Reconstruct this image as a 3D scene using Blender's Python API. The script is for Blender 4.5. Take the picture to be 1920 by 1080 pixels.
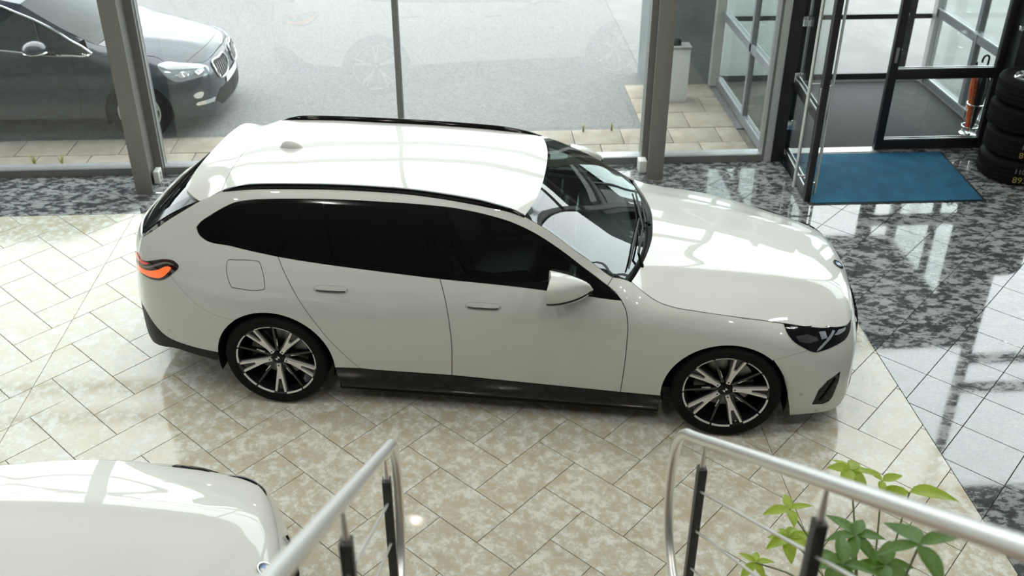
import bpy, bmesh, math, random
import numpy as np
from math import pi, sin, cos, radians, sqrt
from mathutils import Vector, Matrix, geometry

# ------------------------------------------------------------------ camera, sky, sun, exposure
scene = bpy.context.scene
for _o in list(bpy.data.objects):
    bpy.data.objects.remove(_o)
COL = scene.collection

CAM_F = 1852.19                       # focal length in pixels of a 1920 px wide frame
cam_data = bpy.data.cameras.new('camera')
cam = bpy.data.objects.new('camera', cam_data)
COL.objects.link(cam)
cam_data.sensor_width = 36.0
cam_data.lens = CAM_F / 1920.0 * 36.0
cam_data.shift_y = -79.87 / 1920.0
cam_data.clip_start = 0.05
cam_data.clip_end = 300
cam.matrix_world = (Matrix.Translation((-0.34935, -6.15037, 4.35166)) @ Matrix.Rotation(radians(-3.2593), 4, 'Z')
                    @ Matrix.Rotation(radians(60.2446), 4, 'X') @ Matrix.Rotation(radians(0.1333), 4, 'Z'))
cam_data.dof.use_dof = True
cam_data.dof.focus_distance = 6.6
cam_data.dof.aperture_fstop = 1.9
scene.camera = cam

world = bpy.data.worlds.new('overcast_sky')
scene.world = world
world.use_nodes = True
_nt = world.node_tree
_nt.nodes.clear()
_bg = _nt.nodes.new('ShaderNodeBackground')
_wo = _nt.nodes.new('ShaderNodeOutputWorld')
_tc = _nt.nodes.new('ShaderNodeTexCoord')
_nz = _nt.nodes.new('ShaderNodeTexNoise')
_nz.inputs['Scale'].default_value = 2.2
_nz.inputs['Detail'].default_value = 5
_rp = _nt.nodes.new('ShaderNodeValToRGB')
_rp.color_ramp.elements[0].color = (0.91, 0.96, 1.0, 1)
_rp.color_ramp.elements[1].color = (0.98, 1.0, 1.0, 1)
_rp.color_ramp.elements[0].position = 0.35
_rp.color_ramp.elements[1].position = 0.65
_nt.links.new(_tc.outputs['Generated'], _nz.inputs['Vector'])
_nt.links.new(_nz.outputs['Fac'], _rp.inputs['Fac'])
_nt.links.new(_rp.outputs['Color'], _bg.inputs['Color'])
_nt.links.new(_bg.outputs['Background'], _wo.inputs['Surface'])
SKY = 5.25
LAMP_E = 18.0
_bg.inputs['Strength'].default_value = SKY

vs = scene.view_settings
vs.view_transform = 'Standard'
vs.look = 'None'
vs.gamma = 1.0
vs.use_curve_mapping = False
vs.exposure = 0.0

R = random.Random(7)

# ------------------------------------------------------------------ materials
MATS = {}
def _inp(n, *names):
    for k in names:
        if k in n.inputs:
            return n.inputs[k]
def mat(name, color=(.5, .5, .5), rough=.5, metal=0., coat=0., coat_rough=.03, spec=.5, emit=None, estr=0., trans=0., ior=1.5):
    if name in MATS:
        return MATS[name]
    m = bpy.data.materials.new(name)
    m.use_nodes = True
    b = m.node_tree.nodes['Principled BSDF']
    b.inputs['Base Color'].default_value = (*color, 1)
    b.inputs['Roughness'].default_value = rough
    b.inputs['Metallic'].default_value = metal
    b.inputs['IOR'].default_value = ior
    b.inputs['Coat Weight'].default_value = coat
    b.inputs['Coat Roughness'].default_value = coat_rough
    b.inputs['Specular IOR Level'].default_value = spec
    if emit:
        b.inputs['Emission Color'].default_value = (*emit, 1)
        b.inputs['Emission Strength'].default_value = estr
    if trans:
        b.inputs['Transmission Weight'].default_value = trans
    MATS[name] = m
    return m
def bsdf(m):
    return m.node_tree.nodes['Principled BSDF']
def N(m, t, **kw):
    n = m.node_tree.nodes.new(t)
    for k, v in kw.items():
        if k in n.inputs:
            n.inputs[k].default_value = v
        else:
            setattr(n, k, v)
    return n
def LK(m, a, b):
    m.node_tree.links.new(a, b)
def ramp(m, stops, fac=None, interp='LINEAR'):
    n = m.node_tree.nodes.new('ShaderNodeValToRGB')
    cr = n.color_ramp
    cr.interpolation = interp
    while len(cr.elements) < len(stops):
        cr.elements.new(.5)
    for e, (p, c) in zip(cr.elements, stops):
        e.position = p
        e.color = (*c, 1) if len(c) == 3 else c
    if fac is not None:
        LK(m, fac, n.inputs['Fac'])
    return n
def grain(name, c0, c1, scale, rough=.6, detail=6, metal=0., bump=0., p0=.35, p1=.65, spec=.5, coat=0.):
    """two-tone noise surface with optional fine relief"""
    if name in MATS:
        return MATS[name]
    m = mat(name, c0, rough, metal, spec=spec, coat=coat)
    tc = N(m, 'ShaderNodeTexCoord')
    nz = N(m, 'ShaderNodeTexNoise', Scale=scale, Detail=detail)
    LK(m, tc.outputs['Object'], nz.inputs['Vector'])
    r = ramp(m, [(p0, c0), (p1, c1)], nz.outputs['Fac'])
    LK(m, r.outputs['Color'], bsdf(m).inputs['Base Color'])
    if bump:
        b = N(m, 'ShaderNodeBump', Strength=bump, Distance=.01)
        LK(m, nz.outputs['Fac'], b.inputs['Height'])
        LK(m, b.outputs['Normal'], bsdf(m).inputs['Normal'])
    return m
def glass_mat(name, tint, base=.04, gain=.9, rough=0.):
    """thin architectural / car glass: clear transmission plus mirror reflection that grows at grazing angles"""
    if name in MATS:
        return MATS[name]
    m = bpy.data.materials.new(name)
    m.use_nodes = True
    nt = m.node_tree
    nt.nodes.clear()
    out = nt.nodes.new('ShaderNodeOutputMaterial')
    tr = nt.nodes.new('ShaderNodeBsdfTransparent')
    tr.inputs['Color'].default_value = (*tint, 1)
    gl = nt.nodes.new('ShaderNodeBsdfGlossy')
    gl.inputs['Roughness'].default_value = rough
    gl.inputs['Color'].default_value = (1, 1, 1, 1)
    lw = nt.nodes.new('ShaderNodeLayerWeight')
    lw.inputs['Blend'].default_value = .5
    pw = nt.nodes.new('ShaderNodeMath'); pw.operation = 'POWER'; pw.inputs[1].default_value = 5
    ma = nt.nodes.new('ShaderNodeMath'); ma.operation = 'MULTIPLY_ADD'
    ma.inputs[1].default_value = gain; ma.inputs[2].default_value = base
    mx = nt.nodes.new('ShaderNodeMixShader')
    nt.links.new(lw.outputs['Facing'], pw.inputs[0])
    nt.links.new(pw.outputs[0], ma.inputs[0])
    nt.links.new(ma.outputs[0], mx.inputs['Fac'])
    nt.links.new(tr.outputs[0], mx.inputs[1])
    nt.links.new(gl.outputs[0], mx.inputs[2])
    nt.links.new(mx.outputs[0], out.inputs['Surface'])
    MATS[name] = m
    return m

M_PAINT = mat('white_paint', (.575, .592, .562), .35, coat=1., coat_rough=.015, spec=.4)
M_GBLACK = mat('gloss_black', (.004, .004, .0045), .10, spec=.28)
M_BLACK = grain('black_plastic', (.006, .006, .006), (.010, .010, .010), 60, .5, spec=.25)
M_UNDER = mat('underbody_black', (.004, .004, .004), .8, spec=.2)
M_PRIV = mat('privacy_glass', (.002, .0025, .0025), .02, spec=.45)
M_CGLASS = glass_mat('car_glass', (.52, .60, .58), .12, 1.2)
M_CGLASS2 = glass_mat('car_side_glass', (.36, .42, .41), .05, .9)
M_PANE = glass_mat('window_glass', (.90, .93, .92), .042, .85)
M_CHROME = mat('chrome', (.82, .83, .84), .08, 1.)
M_ALU = mat('brushed_aluminium', (.55, .56, .57), .28, 1.)
M_STEEL = mat('stainless_steel', (.86, .86, .85), .36, .95)
M_ALLOY = mat('machined_alloy', (.72, .72, .70), .3, .35)
M_DALLOY = mat('dark_alloy', (.012, .012, .013), .2, .3, coat=.6)
M_RUBBER = grain('tyre_rubber', (.004, .004, .004), (.007, .007, .007), 40, .7, spec=.15)
M_LEATHER = grain('black_leather', (.012, .012, .013), (.02, .02, .021), 50, .45, bump=.1)
M_DISC = mat('brake_steel', (.25, .25, .25), .35, 1.)
M_MIRROR = mat('mirror_glass', (.8, .82, .83), .02, 1.)

# ------------------------------------------------------------------ object helpers
def empty(name, loc=(0, 0, 0), rz=0., parent=None):
    o = bpy.data.objects.new(name, None)
    o.empty_display_size = .1
    COL.objects.link(o)
    o.location = loc
    o.rotation_euler = (0, 0, rz)
    o.parent = parent
    return o
def tag(o, label=None, cat=None, group=None, kind=None):
    if label: o['label'] = label
    if cat: o['category'] = cat
    if group: o['group'] = group
    if kind: o['kind'] = kind
    return o
def add(name, me, m=None, parent=None, loc=None, rot=None):
    o = bpy.data.objects.new(name, me)
    if m is not None and not me.materials:
        me.materials.append(m)
    COL.objects.link(o)
    if parent is not None: o.parent = parent
    if loc is not None: o.location = loc
    if rot is not None: o.rotation_euler = rot
    return o
class MB:
    """collects geometry, then builds one mesh object"""
    def __init__(s):
        s.v = []; s.f = []; s.n = []; s.mi = []
        s.hasn = False
    def raw(s, v, f, n=None, mi=0):
        b = len(s.v)
        s.v += [tuple(map(float, p)) for p in v]
        s.f += [tuple(int(i) + b for i in q) for q in f]
        s.mi += [mi] * len(f)
        if n is not None:
            s.hasn = True
            s.n += [tuple(map(float, p)) for p in n]
        else:
            s.n += [None] * len(v)
        return s
    def box(s, x0, x1, y0, y1, z0, z1, mi=0):
        v = [(x, y, z) for x in (x0, x1) for y in (y0, y1) for z in (z0, z1)]
        f = [(0, 1, 3, 2), (4, 6, 7, 5), (0, 4, 5, 1), (2, 3, 7, 6), (0, 2, 6, 4), (1, 5, 7, 3)]
        return s.raw(v, f, mi=mi)
    def obox(s, c, ax, ay, az, mi=0):
        """oriented box: centre and three half-axis vectors"""
        c, ax, ay, az = map(np.array, (c, ax, ay, az))
        v = [c + i * ax + j * ay + k * az for i in (-1, 1) for j in (-1, 1) for k in (-1, 1)]
        f = [(0, 1, 3, 2), (4, 6, 7, 5), (0, 4, 5, 1), (2, 3, 7, 6), (0, 2, 6, 4), (1, 5, 7, 3)]
        return s.raw(v, f, mi=mi)
    def prism(s, poly, z0, z1, mi=0):
        n = len(poly)
        v = [(x, y, z0) for x, y in poly] + [(x, y, z1) for x, y in poly]
        f = [tuple(range(n - 1, -1, -1)), tuple(range(n, 2 * n))] + [(i, (i + 1) % n, n + (i + 1) % n, n + i) for i in range(n)]
        return s.raw(v, f, mi=mi)
    def tube(s, pts, r, seg=12, cap=True, mi=0, flat=1.):
        P = [np.array(p, float) for p in pts]
        n = len(P)
        rr = r if hasattr(r, '__len__') else [r] * n
        T = []
        for i in range(n):
            t = P[min(i + 1, n - 1)] - P[max(i - 1, 0)]
            T.append(t / (np.linalg.norm(t) + 1e-12))
        up = np.array((0, 0, 1.)) if abs(T[0][2]) < .9 else np.array((1., 0, 0))
        u = np.cross(T[0], up); u /= np.linalg.norm(u)
        v = []
        for i in range(n):
            u = u - T[i] * np.dot(u, T[i]); u /= np.linalg.norm(u) + 1e-12
            w = np.cross(T[i], u)
            for k in range(seg):
                a = 2 * pi * k / seg
                v.append(P[i] + rr[i] * (cos(a) * u + sin(a) * w * flat))
        f = [(i * seg + k, i * seg + (k + 1) % seg, (i + 1) * seg + (k + 1) % seg, (i + 1) * seg + k) for i in range(n - 1) for k in range(seg)]
        if cap:
            f += [tuple(range(seg - 1, -1, -1)), tuple((n - 1) * seg + k for k in range(seg))]
        return s.raw(v, f, mi=mi)
    def lathe(s, prof, seg=48, axis='z', c=(0, 0, 0), mi=0, closed=False):
        """prof: list of (radius, height)"""
        v = []
        for k in range(seg):
            a = 2 * pi * k / seg
            for r, h in prof:
                if axis == 'z': p = (r * cos(a), r * sin(a), h)
                elif axis == 'y': p = (r * cos(a), h, r * sin(a))
                else: p = (h, r * cos(a), r * sin(a))
                v.append((p[0] + c[0], p[1] + c[1], p[2] + c[2]))
        n = len(prof)
        f = []
        m = n if closed else n - 1
        for k in range(seg):
            k2 = (k + 1) % seg
            for i in range(m):
                j = (i + 1) % n
                f.append((k * n + i, k2 * n + i, k2 * n + j, k * n + j))
        return s.raw(v, f, mi=mi)
    def grid(s, P, wrap=False, mi=0, n=None):
        """P: array (a,b,3)"""
        P = np.asarray(P, float); a, b = P.shape[:2]
        f = [(i * b + j, i * b + (j + 1) % b, (i + 1) * b + (j + 1) % b, (i + 1) * b + j) for i in range(a - 1) for j in range(b if wrap else b - 1)]
        return s.raw(P.reshape(-1, 3), f, n=None if n is None else np.asarray(n).reshape(-1, 3), mi=mi)
    def sphere(s, c, r, seg=16, rings=10, mi=0):
        rx, ry, rz = r if hasattr(r, '__len__') else (r, r, r)
        P = np.array([[(c[0] + rx * sin(t) * cos(a), c[1] + ry * sin(t) * sin(a), c[2] + rz * cos(t)) for a in np.linspace(0, 2 * pi, seg, endpoint=False)] for t in np.linspace(.001, pi - .001, rings)])
        return s.grid(P, wrap=True, mi=mi)
    def mesh(s, name, mats, smooth=True, fix=True, auto=None):
        me = bpy.data.meshes.new(name)
        me.from_pydata(s.v, [], s.f)
        if not isinstance(mats, (list, tuple)): mats = [mats]
        for m in mats: me.materials.append(m)
        if len(mats) > 1:
            me.polygons.foreach_set('material_index', s.mi)
        if fix and not s.hasn:
            bm = bmesh.new(); bm.from_mesh(me)
            bmesh.ops.recalc_face_normals(bm, faces=bm.faces)
            bm.to_mesh(me); bm.free()
        if smooth:
            me.polygons.foreach_set('use_smooth', [True] * len(me.polygons))
            if auto is not None:
                me.set_sharp_from_angle(angle=radians(auto))
        me.update()
        if s.hasn:
            me.normals_split_custom_set_from_vertices([Vector(q) if q is not None else Vector((0, 0, 1)) for q in s.n])
        return me
    def build(s, name, mats, parent=None, smooth=False, auto=35, loc=None, rot=None, bevel=0.):
        me = s.mesh(name, mats, smooth=smooth or bevel > 0, auto=auto if (smooth or bevel > 0) else None)
        if bevel > 0:
            bm = bmesh.new(); bm.from_mesh(me)
            ed = [e for e in bm.edges if len(e.link_faces) == 2 and e.calc_face_angle(0) > radians(30)]
            bmesh.ops.bevel(bm, geom=ed, offset=bevel, segments=2, affect='EDGES', profile=.5)
            bm.to_mesh(me); bm.free()
            me.polygons.foreach_set('use_smooth', [True] * len(me.polygons))
            me.set_sharp_from_angle(angle=radians(50))
        return add(name, me, None, parent, loc, rot)
def box(name, x0, x1, y0, y1, z0, z1, m, parent=None, bevel=0.):
    return MB().box(x0, x1, y0, y1, z0, z1).build(name, m, parent, bevel=bevel)
def copy_tree(o, parent=None):
    c = o.copy()
    COL.objects.link(c)
    c.parent = parent
    for ch in list(o.children):
        copy_tree(ch, c)
    return c
def struct(o):
    o['kind'] = 'structure'
    return o
def curve(pts, step=.02, closed=False):
    """smooth (Catmull-Rom, centripetal-like) polyline through 2D/3D points"""
    P = np.asarray(pts, float)
    n = len(P)
    out = []
    rng = range(n if closed else n - 1)
    for i in rng:
        p0 = P[(i - 1) % n] if (closed or i > 0) else 2 * P[0] - P[1]
        p1 = P[i]; p2 = P[(i + 1) % n]
        p3 = P[(i + 2) % n] if (closed or i < n - 2) else 2 * P[-1] - P[-2]
        d0, d1, d2 = [max(np.linalg.norm(b - a), 1e-6) for a, b in ((p0, p1), (p1, p2), (p2, p3))]
        m1 = ((p1 - p0) / d0 - (p2 - p0) / (d0 + d1) + (p2 - p1) / d1) * d1
        m2 = ((p2 - p1) / d1 - (p3 - p1) / (d1 + d2) + (p3 - p2) / d2) * d1
        k = max(1, int(math.ceil(d1 / step)))
        for j in range(k):
            u = j / k
            out.append((2 * u**3 - 3 * u**2 + 1) * p1 + (u**3 - 2 * u**2 + u) * m1 + (3 * u**2 - 2 * u**3) * p2 + (u**3 - u**2) * m2)
    if not closed: out.append(P[-1])
    return [tuple(q) for q in out]
def line(pts, step=.02, closed=False):
    P = [np.asarray(p, float) for p in pts]
    out = []
    n = len(P)
    for i in range(n if closed else n - 1):
        a, b = P[i], P[(i + 1) % n]
        k = max(1, int(math.ceil(np.linalg.norm(b - a) / step)))
        out += [tuple(a + (b - a) * j / k) for j in range(k)]
    if not closed: out.append(tuple(P[-1]))
    return out
def arc(cx, cz, r, a0, a1, step=.02):
    n = max(2, int(abs(radians(a1 - a0)) * r / step))
    return [(cx + r * cos(radians(a)), cz + r * sin(radians(a))) for a in np.linspace(a0, a1, n)]
def dedupe(poly, eps=1e-4):
    out = []
    for p in poly:
        if not out or math.dist(p, out[-1]) > eps: out.append((float(p[0]), float(p[1])))
    if math.dist(out[0], out[-1]) < eps: out.pop()
    return out
def area2(poly):
    return sum(a[0] * b[1] - b[0] * a[1] for a, b in zip(poly, poly[1:] + poly[:1])) / 2
def inset(poly, g):
    """shrink a counter-clockwise polygon by g"""
    if g == 0: return poly
    P = np.array(poly); n = len(P)
    d1 = P - np.roll(P, 1, 0); d2 = np.roll(P, -1, 0) - P
    d1 /= np.hypot(*d1.T)[:, None] + 1e-12; d2 /= np.hypot(*d2.T)[:, None] + 1e-12
    n1 = np.stack([-d1[:, 1], d1[:, 0]], 1); n2 = np.stack([-d2[:, 1], d2[:, 0]], 1)
    b = n1 + n2; b /= np.hypot(*b.T)[:, None] + 1e-9
    k = np.clip((b * n1).sum(1), .5, 1)
    return [tuple(q) for q in P + b * (g / k)[:, None]]
def inside(poly, pts):
    P = np.array(poly); x, y = pts[:, 0], pts[:, 1]; c = np.zeros(len(pts), bool)
    j = len(P) - 1
    for i in range(len(P)):
        xi, yi = P[i]; xj, yj = P[j]
        m = ((yi > y) != (yj > y)) & (x < (xj - xi) * (y - yi) / (yj - yi + 1e-15) + xi)
        c ^= m; j = i
    return c
def fill(poly, step, sx=1., sy=1.):
    """triangulate a polygon with an interior grid -> 2D verts, faces, number of boundary verts"""
    P = np.array(poly)
    lo, hi = P.min(0), P.max(0)
    gx = np.arange(lo[0] + step * sx / 2, hi[0], step * sx); gy = np.arange(lo[1] + step * sy / 2, hi[1], step * sy)
    G = np.array([(x, y) for x in gx for y in gy]).reshape(-1, 2)
    if len(G):
        G = G[inside(poly, G)]
    if len(G):
        d = np.full(len(G), 9.)
        for p in P: d = np.minimum(d, np.hypot((G[:, 0] - p[0]) / sx, (G[:, 1] - p[1]) / sy))
        G = G[d > step * .45]
    V = [Vector((float(x), float(y))) for x, y in list(P) + list(G)]
    n = len(P)
    r = geometry.delaunay_2d_cdt(V, [(i, (i + 1) % n) for i in range(n)], [list(range(n))], 1, 1e-6)
    return np.array([(v.x, v.y) for v in r[0]]), [tuple(f) for f in r[2]]
def boundary_loop(faces):
    cnt = {}
    for f in faces:
        for a, b in zip(f, f[1:] + f[:1]):
            cnt[(a, b)] = 1
    return [(a, b) for (a, b) in cnt if (b, a) not in cnt]
def surf_panel(mb, surf, poly, step=.035, off=0., gap=.0018, thick=.012, side=None, mi=0):
    """a sheet cut from a surface by a polygon in its parameter plane, with a turned-in edge.
    side: -1 right hand side (y negative), +1 left hand side, None = surface already full width"""
    poly = dedupe(poly)
    if area2(poly) < 0: poly = poly[::-1]
    poly = dedupe(inset(poly, gap))
    V, F = fill(poly, step)
    P = surf(V[:, 0], V[:, 1]); Nn = surf.normal(V[:, 0], V[:, 1])
    P = P + Nn * off
    E = boundary_loop(F)
    if side is not None:
        P = P.copy(); Nn = Nn.copy(); P[:, 1] *= side; Nn[:, 1] *= side
    a, b, c = P[F[0][0]], P[F[0][1]], P[F[0][2]]
    tot = 0
    for f in F[:: max(1, len(F) // 40)]:
        a, b, c = P[f[0]], P[f[1]], P[f[2]]
        tot += np.sign(np.dot(np.cross(b - a, c - a), Nn[f[0]]))
    flip = tot < 0
    mb.raw(P, [f[::-1] for f in F] if flip else F, Nn, mi)
    if thick > 0:
        vv, ff, nn = [], [], []
        for (i, j) in E:
            t = P[j] - P[i]; t /= np.linalg.norm(t) + 1e-12
            no = np.cross(t, Nn[i]); no /= np.linalg.norm(no) + 1e-12
            if flip: no = -no
            k = len(vv)
            vv += [P[i], P[j], P[j] - Nn[j] * thick, P[i] - Nn[i] * thick]
            nn += [no] * 4
            ff.append((k, k + 3, k + 2, k + 1) if not flip else (k, k + 1, k + 2, k + 3))
        mb.raw(vv, ff, nn, mi)
    return mb
def nspl(t,y):
    t=np.asarray(t,float);y=np.asarray(y,float);n=len(t);h=np.diff(t)
    A=np.zeros((n,n));b=np.zeros((n,)+y.shape[1:]);A[0,0]=A[-1,-1]=1
    for i in range(1,n-1):
        A[i,i-1]=h[i-1];A[i,i]=2*(h[i-1]+h[i]);A[i,i+1]=h[i];b[i]=6*((y[i+1]-y[i])/h[i]-(y[i]-y[i-1])/h[i-1])
    M=np.linalg.solve(A,b)
    def ev(x):
        x=np.asarray(x,float);i=np.clip(np.searchsorted(t,x)-1,0,n-2);H=h[i];a=t[i+1]-x;c=x-t[i]
        if y.ndim>1:H=H[...,None];a=a[...,None];c=c[...,None]
        return (M[i]*a**3+M[i+1]*c**3)/(6*H)+(y[i]/H-M[i]*H/6)*a+(y[i+1]/H-M[i+1]*H/6)*c
    return ev
def pchip(t,y):
    t=np.asarray(t,float);y=np.asarray(y,float);h=np.diff(t);d=np.diff(y)/h;m=np.zeros(len(t))
    for i in range(1,len(t)-1):
        if d[i-1]*d[i]>0:
            w1=2*h[i]+h[i-1];w2=h[i]+2*h[i-1];m[i]=(w1+w2)/(w1/d[i-1]+w2/d[i])
    m[0]=d[0];m[-1]=d[-1]
    def ev(x):
        x=np.asarray(x,float);i=np.clip(np.searchsorted(t,x)-1,0,len(t)-2);u=(x-t[i])/h[i]
        r=(2*u**3-3*u**2+1)*y[i]+(u**3-2*u**2+u)*h[i]*m[i]+(3*u**2-2*u**3)*y[i+1]+(u**3-u**2)*h[i]*m[i+1]
        r=np.where(x>t[-1],y[-1]+(x-t[-1])*m[-1],r);return np.where(x<t[0],y[0]+(x-t[0])*m[0],r)
    return ev
class SideSurf:
    """body side: plan outline (half) swept with a height-dependent inward offset"""
    def __init__(o,base,stations):
        base=np.array(base,float);seg=np.r_[0,np.cumsum(np.hypot(*np.diff(base,axis=0).T))]
        ev=nspl(seg,base)
        # densify for true arc length
        tt=np.linspace(0,seg[-1],1500);P=ev(tt);L=np.r_[0,np.cumsum(np.hypot(*np.diff(P,axis=0).T))]
        i=np.argmax(P[:,0]>0);s0=L[i]-P[i,0]
        o.S=L-s0;o.P=P
        T=np.gradient(P,o.S,axis=0);T/=np.hypot(T[:,0],T[:,1])[:,None]
        o.N=np.stack([-T[:,1],T[:,0]],1)
        o.smin,o.smax=o.S[0],o.S[-1]
        o.zg=np.linspace(.1,1.62,153)
        xs=[];rows=[]
        for key,tab in stations:
            s=key[1] if isinstance(key,tuple) else o.s_at_x(key)
            if isinstance(key,tuple): s=o.smin+key[1] if key[0]=='r' else o.smax-key[1]
            xs.append(s);rows.append(pchip(*zip(*tab))(o.zg))
        idx=np.argsort(xs);o.ts=np.array(xs)[idx];o.R=np.maximum(np.array(rows)[idx],-.5)
        # sampled grid for bilinear-free fast eval
        o.sg=np.linspace(o.smin,o.smax,1400);o.G=np.stack([pchip(o.ts,o.R[:,k])(o.sg) for k in range(len(o.zg))],1)
        for _ in range(3): o.G[1:-1]=.25*o.G[:-2]+.5*o.G[1:-1]+.25*o.G[2:]
    def s_at_x(o,x):
        m=(o.P[:,1]>.5);return float(np.interp(x,o.P[m,0],o.S[m]))
    def d(o,s,z):
        fs=np.clip((s-o.smin)/(o.smax-o.smin)*(len(o.sg)-1),0,len(o.sg)-1.001);fz=np.clip((z-o.zg[0])/(o.zg[1]-o.zg[0]),1,len(o.zg)-3.001)
        i=fs.astype(int);j=fz.astype(int);a=fs-i;b=fz-j
        # cubic in z, linear in s (dense)
        def row(ii):
            p0,p1,p2,p3=[o.G[ii,j+k] for k in(-1,0,1,2)]
            return p1+.5*b*(p2-p0+b*(2*p0-5*p1+4*p2-p3+b*(3*(p1-p2)+p3-p0)))
        return row(i)*(1-a)+row(i+1)*a
    def __call__(o,s,z,off=0.):
        s=np.atleast_1d(np.asarray(s,float));z=np.atleast_1d(np.asarray(z,float))
        bx=np.interp(s,o.S,o.P[:,0]);by=np.interp(s,o.S,o.P[:,1])
        nx=np.interp(s,o.S,o.N[:,0]);ny=np.interp(s,o.S,o.N[:,1])
        d=o.d(s,z)
        P=np.stack([bx+nx*d,by+ny*d,z],-1)
        if np.any(off!=0): P=P+o.normal(s,z)*(off if np.ndim(off)==0 else np.asarray(off)[:,None])
        return P
    def normal(o,s,z):
        e=.006
        a=o(s+e,z)-o(s-e,z);b=o(s,z+e)-o(s,z-e)
        n=np.cross(b,a);n/=np.linalg.norm(n,axis=1)[:,None]+1e-12
        return n
BASE5=[(-2.67,0),(-2.66,.3),(-2.62,.5),(-2.55,.63),(-2.46,.74),(-2.35,.82),(-2.2,.875),(-1.9,.925),(-1.4975,.945),(-1,.942),(-.5,.938),(0,.937),(.5,.939),(1,.943),(1.4975,.943),(1.75,.925),(1.93,.895),(2.08,.855),(2.21,.80),(2.295,.72),(2.345,.605),(2.378,.44),(2.395,.25),(2.40,0)]
LOW=[(.1,-.12),(.145,-.055),(.20,-.034),(.28,-.018),(.36,-.008),(.47,-.002),(.6,0.)]
MID=LOW+[(.72,-.002),(.80,-.008),(.87,-.021),(.93,-.041),(.99,-.067),(1.04,-.090),(1.12,-.133),(1.2,-.176),(1.28,-.219),(1.36,-.264),(1.43,-.308),(1.47,-.340),(1.5,-.375),(1.55,-.44)]
def L(*a): return LOW+list(a)
ST5=[(('r',0.0),[(.1,-.25),(.17,-.10),(.3,0),(.42,0),(.55,0),(.7,-.012),(.85,-.03),(1.0,-.06),(1.1,-.11),(1.3,-.27),(1.45,-.42)]),
 (('r',.5),[(.1,-.25),(.17,-.10),(.3,0),(.42,0),(.55,0),(.7,-.012),(.85,-.03),(1.0,-.06),(1.1,-.105),(1.3,-.26),(1.45,-.40)]),
 (-2.42,[(.1,-.2),(.17,-.09),(.3,-.005),(.42,.006),(.55,0),(.7,-.006),(.85,-.014),(1.0,-.035),(1.1,-.07),(1.2,-.125),(1.3,-.185),(1.45,-.28)]),
 (-2.2,[(.1,-.16),(.17,-.10),(.25,-.045),(.36,-.01),(.47,-.002),(.6,0),(.72,-.003),(.85,-.012),(.95,-.028),(1.04,-.058),(1.12,-.098),(1.2,-.142),(1.28,-.188),(1.36,-.236),(1.43,-.282),(1.5,-.345)]),
 (-1.85,MID),(-1.5,MID),(-1,MID),(-.35,MID),(.1,MID),(.5,MID),(.68,MID[:12]+[(1.04,-.094),(1.08,-.122),(1.12,-.162),(1.2,-.235),(1.3,-.31),(1.5,-.45)]),
 (.8,L((.72,-.002),(.80,-.008),(.87,-.021),(.93,-.041),(.97,-.062),(1.0,-.085),(1.03,-.123),(1.06,-.18),(1.1,-.28),(1.5,-1.4))),
 (.92,L((.72,-.003),(.80,-.010),(.87,-.026),(.93,-.060),(.965,-.093),(.99,-.13),(1.02,-.20),(1.06,-.31),(1.5,-1.5))),
 (1.1,L((.72,-.004),(.80,-.012),(.87,-.035),(.91,-.061),(.94,-.093),(.97,-.15),(1.0,-.24),(1.5,-1.7))),
 (1.3,L((.72,-.004),(.80,-.015),(.86,-.042),(.9,-.07),(.925,-.096),(.95,-.145),(.98,-.24),(1.5,-1.8))),
 (1.55,L((.70,-.004),(.78,-.018),(.84,-.05),(.87,-.077),(.89,-.104),(.92,-.165),(.95,-.26),(1.5,-1.9))),
 (1.8,LOW[:-1]+[(.6,-.001),(.7,-.010),(.76,-.033),(.80,-.065),(.84,-.12),(.87,-.19),(.9,-.28),(1.5,-2)]),
 (1.97,[(.1,-.10),(.17,-.03),(.24,-.012),(.33,-.004),(.45,0),(.58,-.003),(.68,-.02),(.74,-.046),(.78,-.08),(.81,-.12),(.84,-.19),(1.5,-2)]),
 (2.12,[(.1,-.08),(.17,-.012),(.24,0),(.33,.002),(.45,0),(.56,-.004),(.65,-.026),(.72,-.065),(.76,-.10),(.80,-.16),(.84,-.25),(1.5,-2)]),
 (('f',.75),[(.1,-.08),(.17,-.012),(.24,0),(.33,.002),(.45,0),(.56,-.006),(.66,-.032),(.73,-.068),(.78,-.115),(.82,-.18),(.86,-.28),(1.5,-2)]),
 (('f',.4),[(.1,-.08),(.17,-.015),(.24,0),(.33,.002),(.45,0),(.58,-.008),(.68,-.030),(.76,-.065),(.81,-.11),(.85,-.2),(1.5,-2)]),
 (('f',0.),[(.1,-.08),(.17,-.015),(.24,0),(.33,.002),(.45,0),(.6,-.008),(.7,-.026),(.78,-.058),(.83,-.11),(.87,-.2),(1.5,-2)])]
# ================================================================== ROOM
CX, CY, CZ = -0.34935, -6.15037, 4.35166
_CM = np.array(cam.matrix_world.to_3x3())
def seen(p, margin=60):
    """is a world point inside the photographed field of view (used to pick which floor pieces become parts)"""
    d = (np.array(p) - np.array((CX, CY, CZ))) @ _CM
    if d[2] > -.1: return False
    x = 960 + CAM_F * d[0] / -d[2]; y = 460 - CAM_F * d[1] / -d[2]
    return -margin < x < 1920 + margin and -margin < y < 1080 + margin

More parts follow.
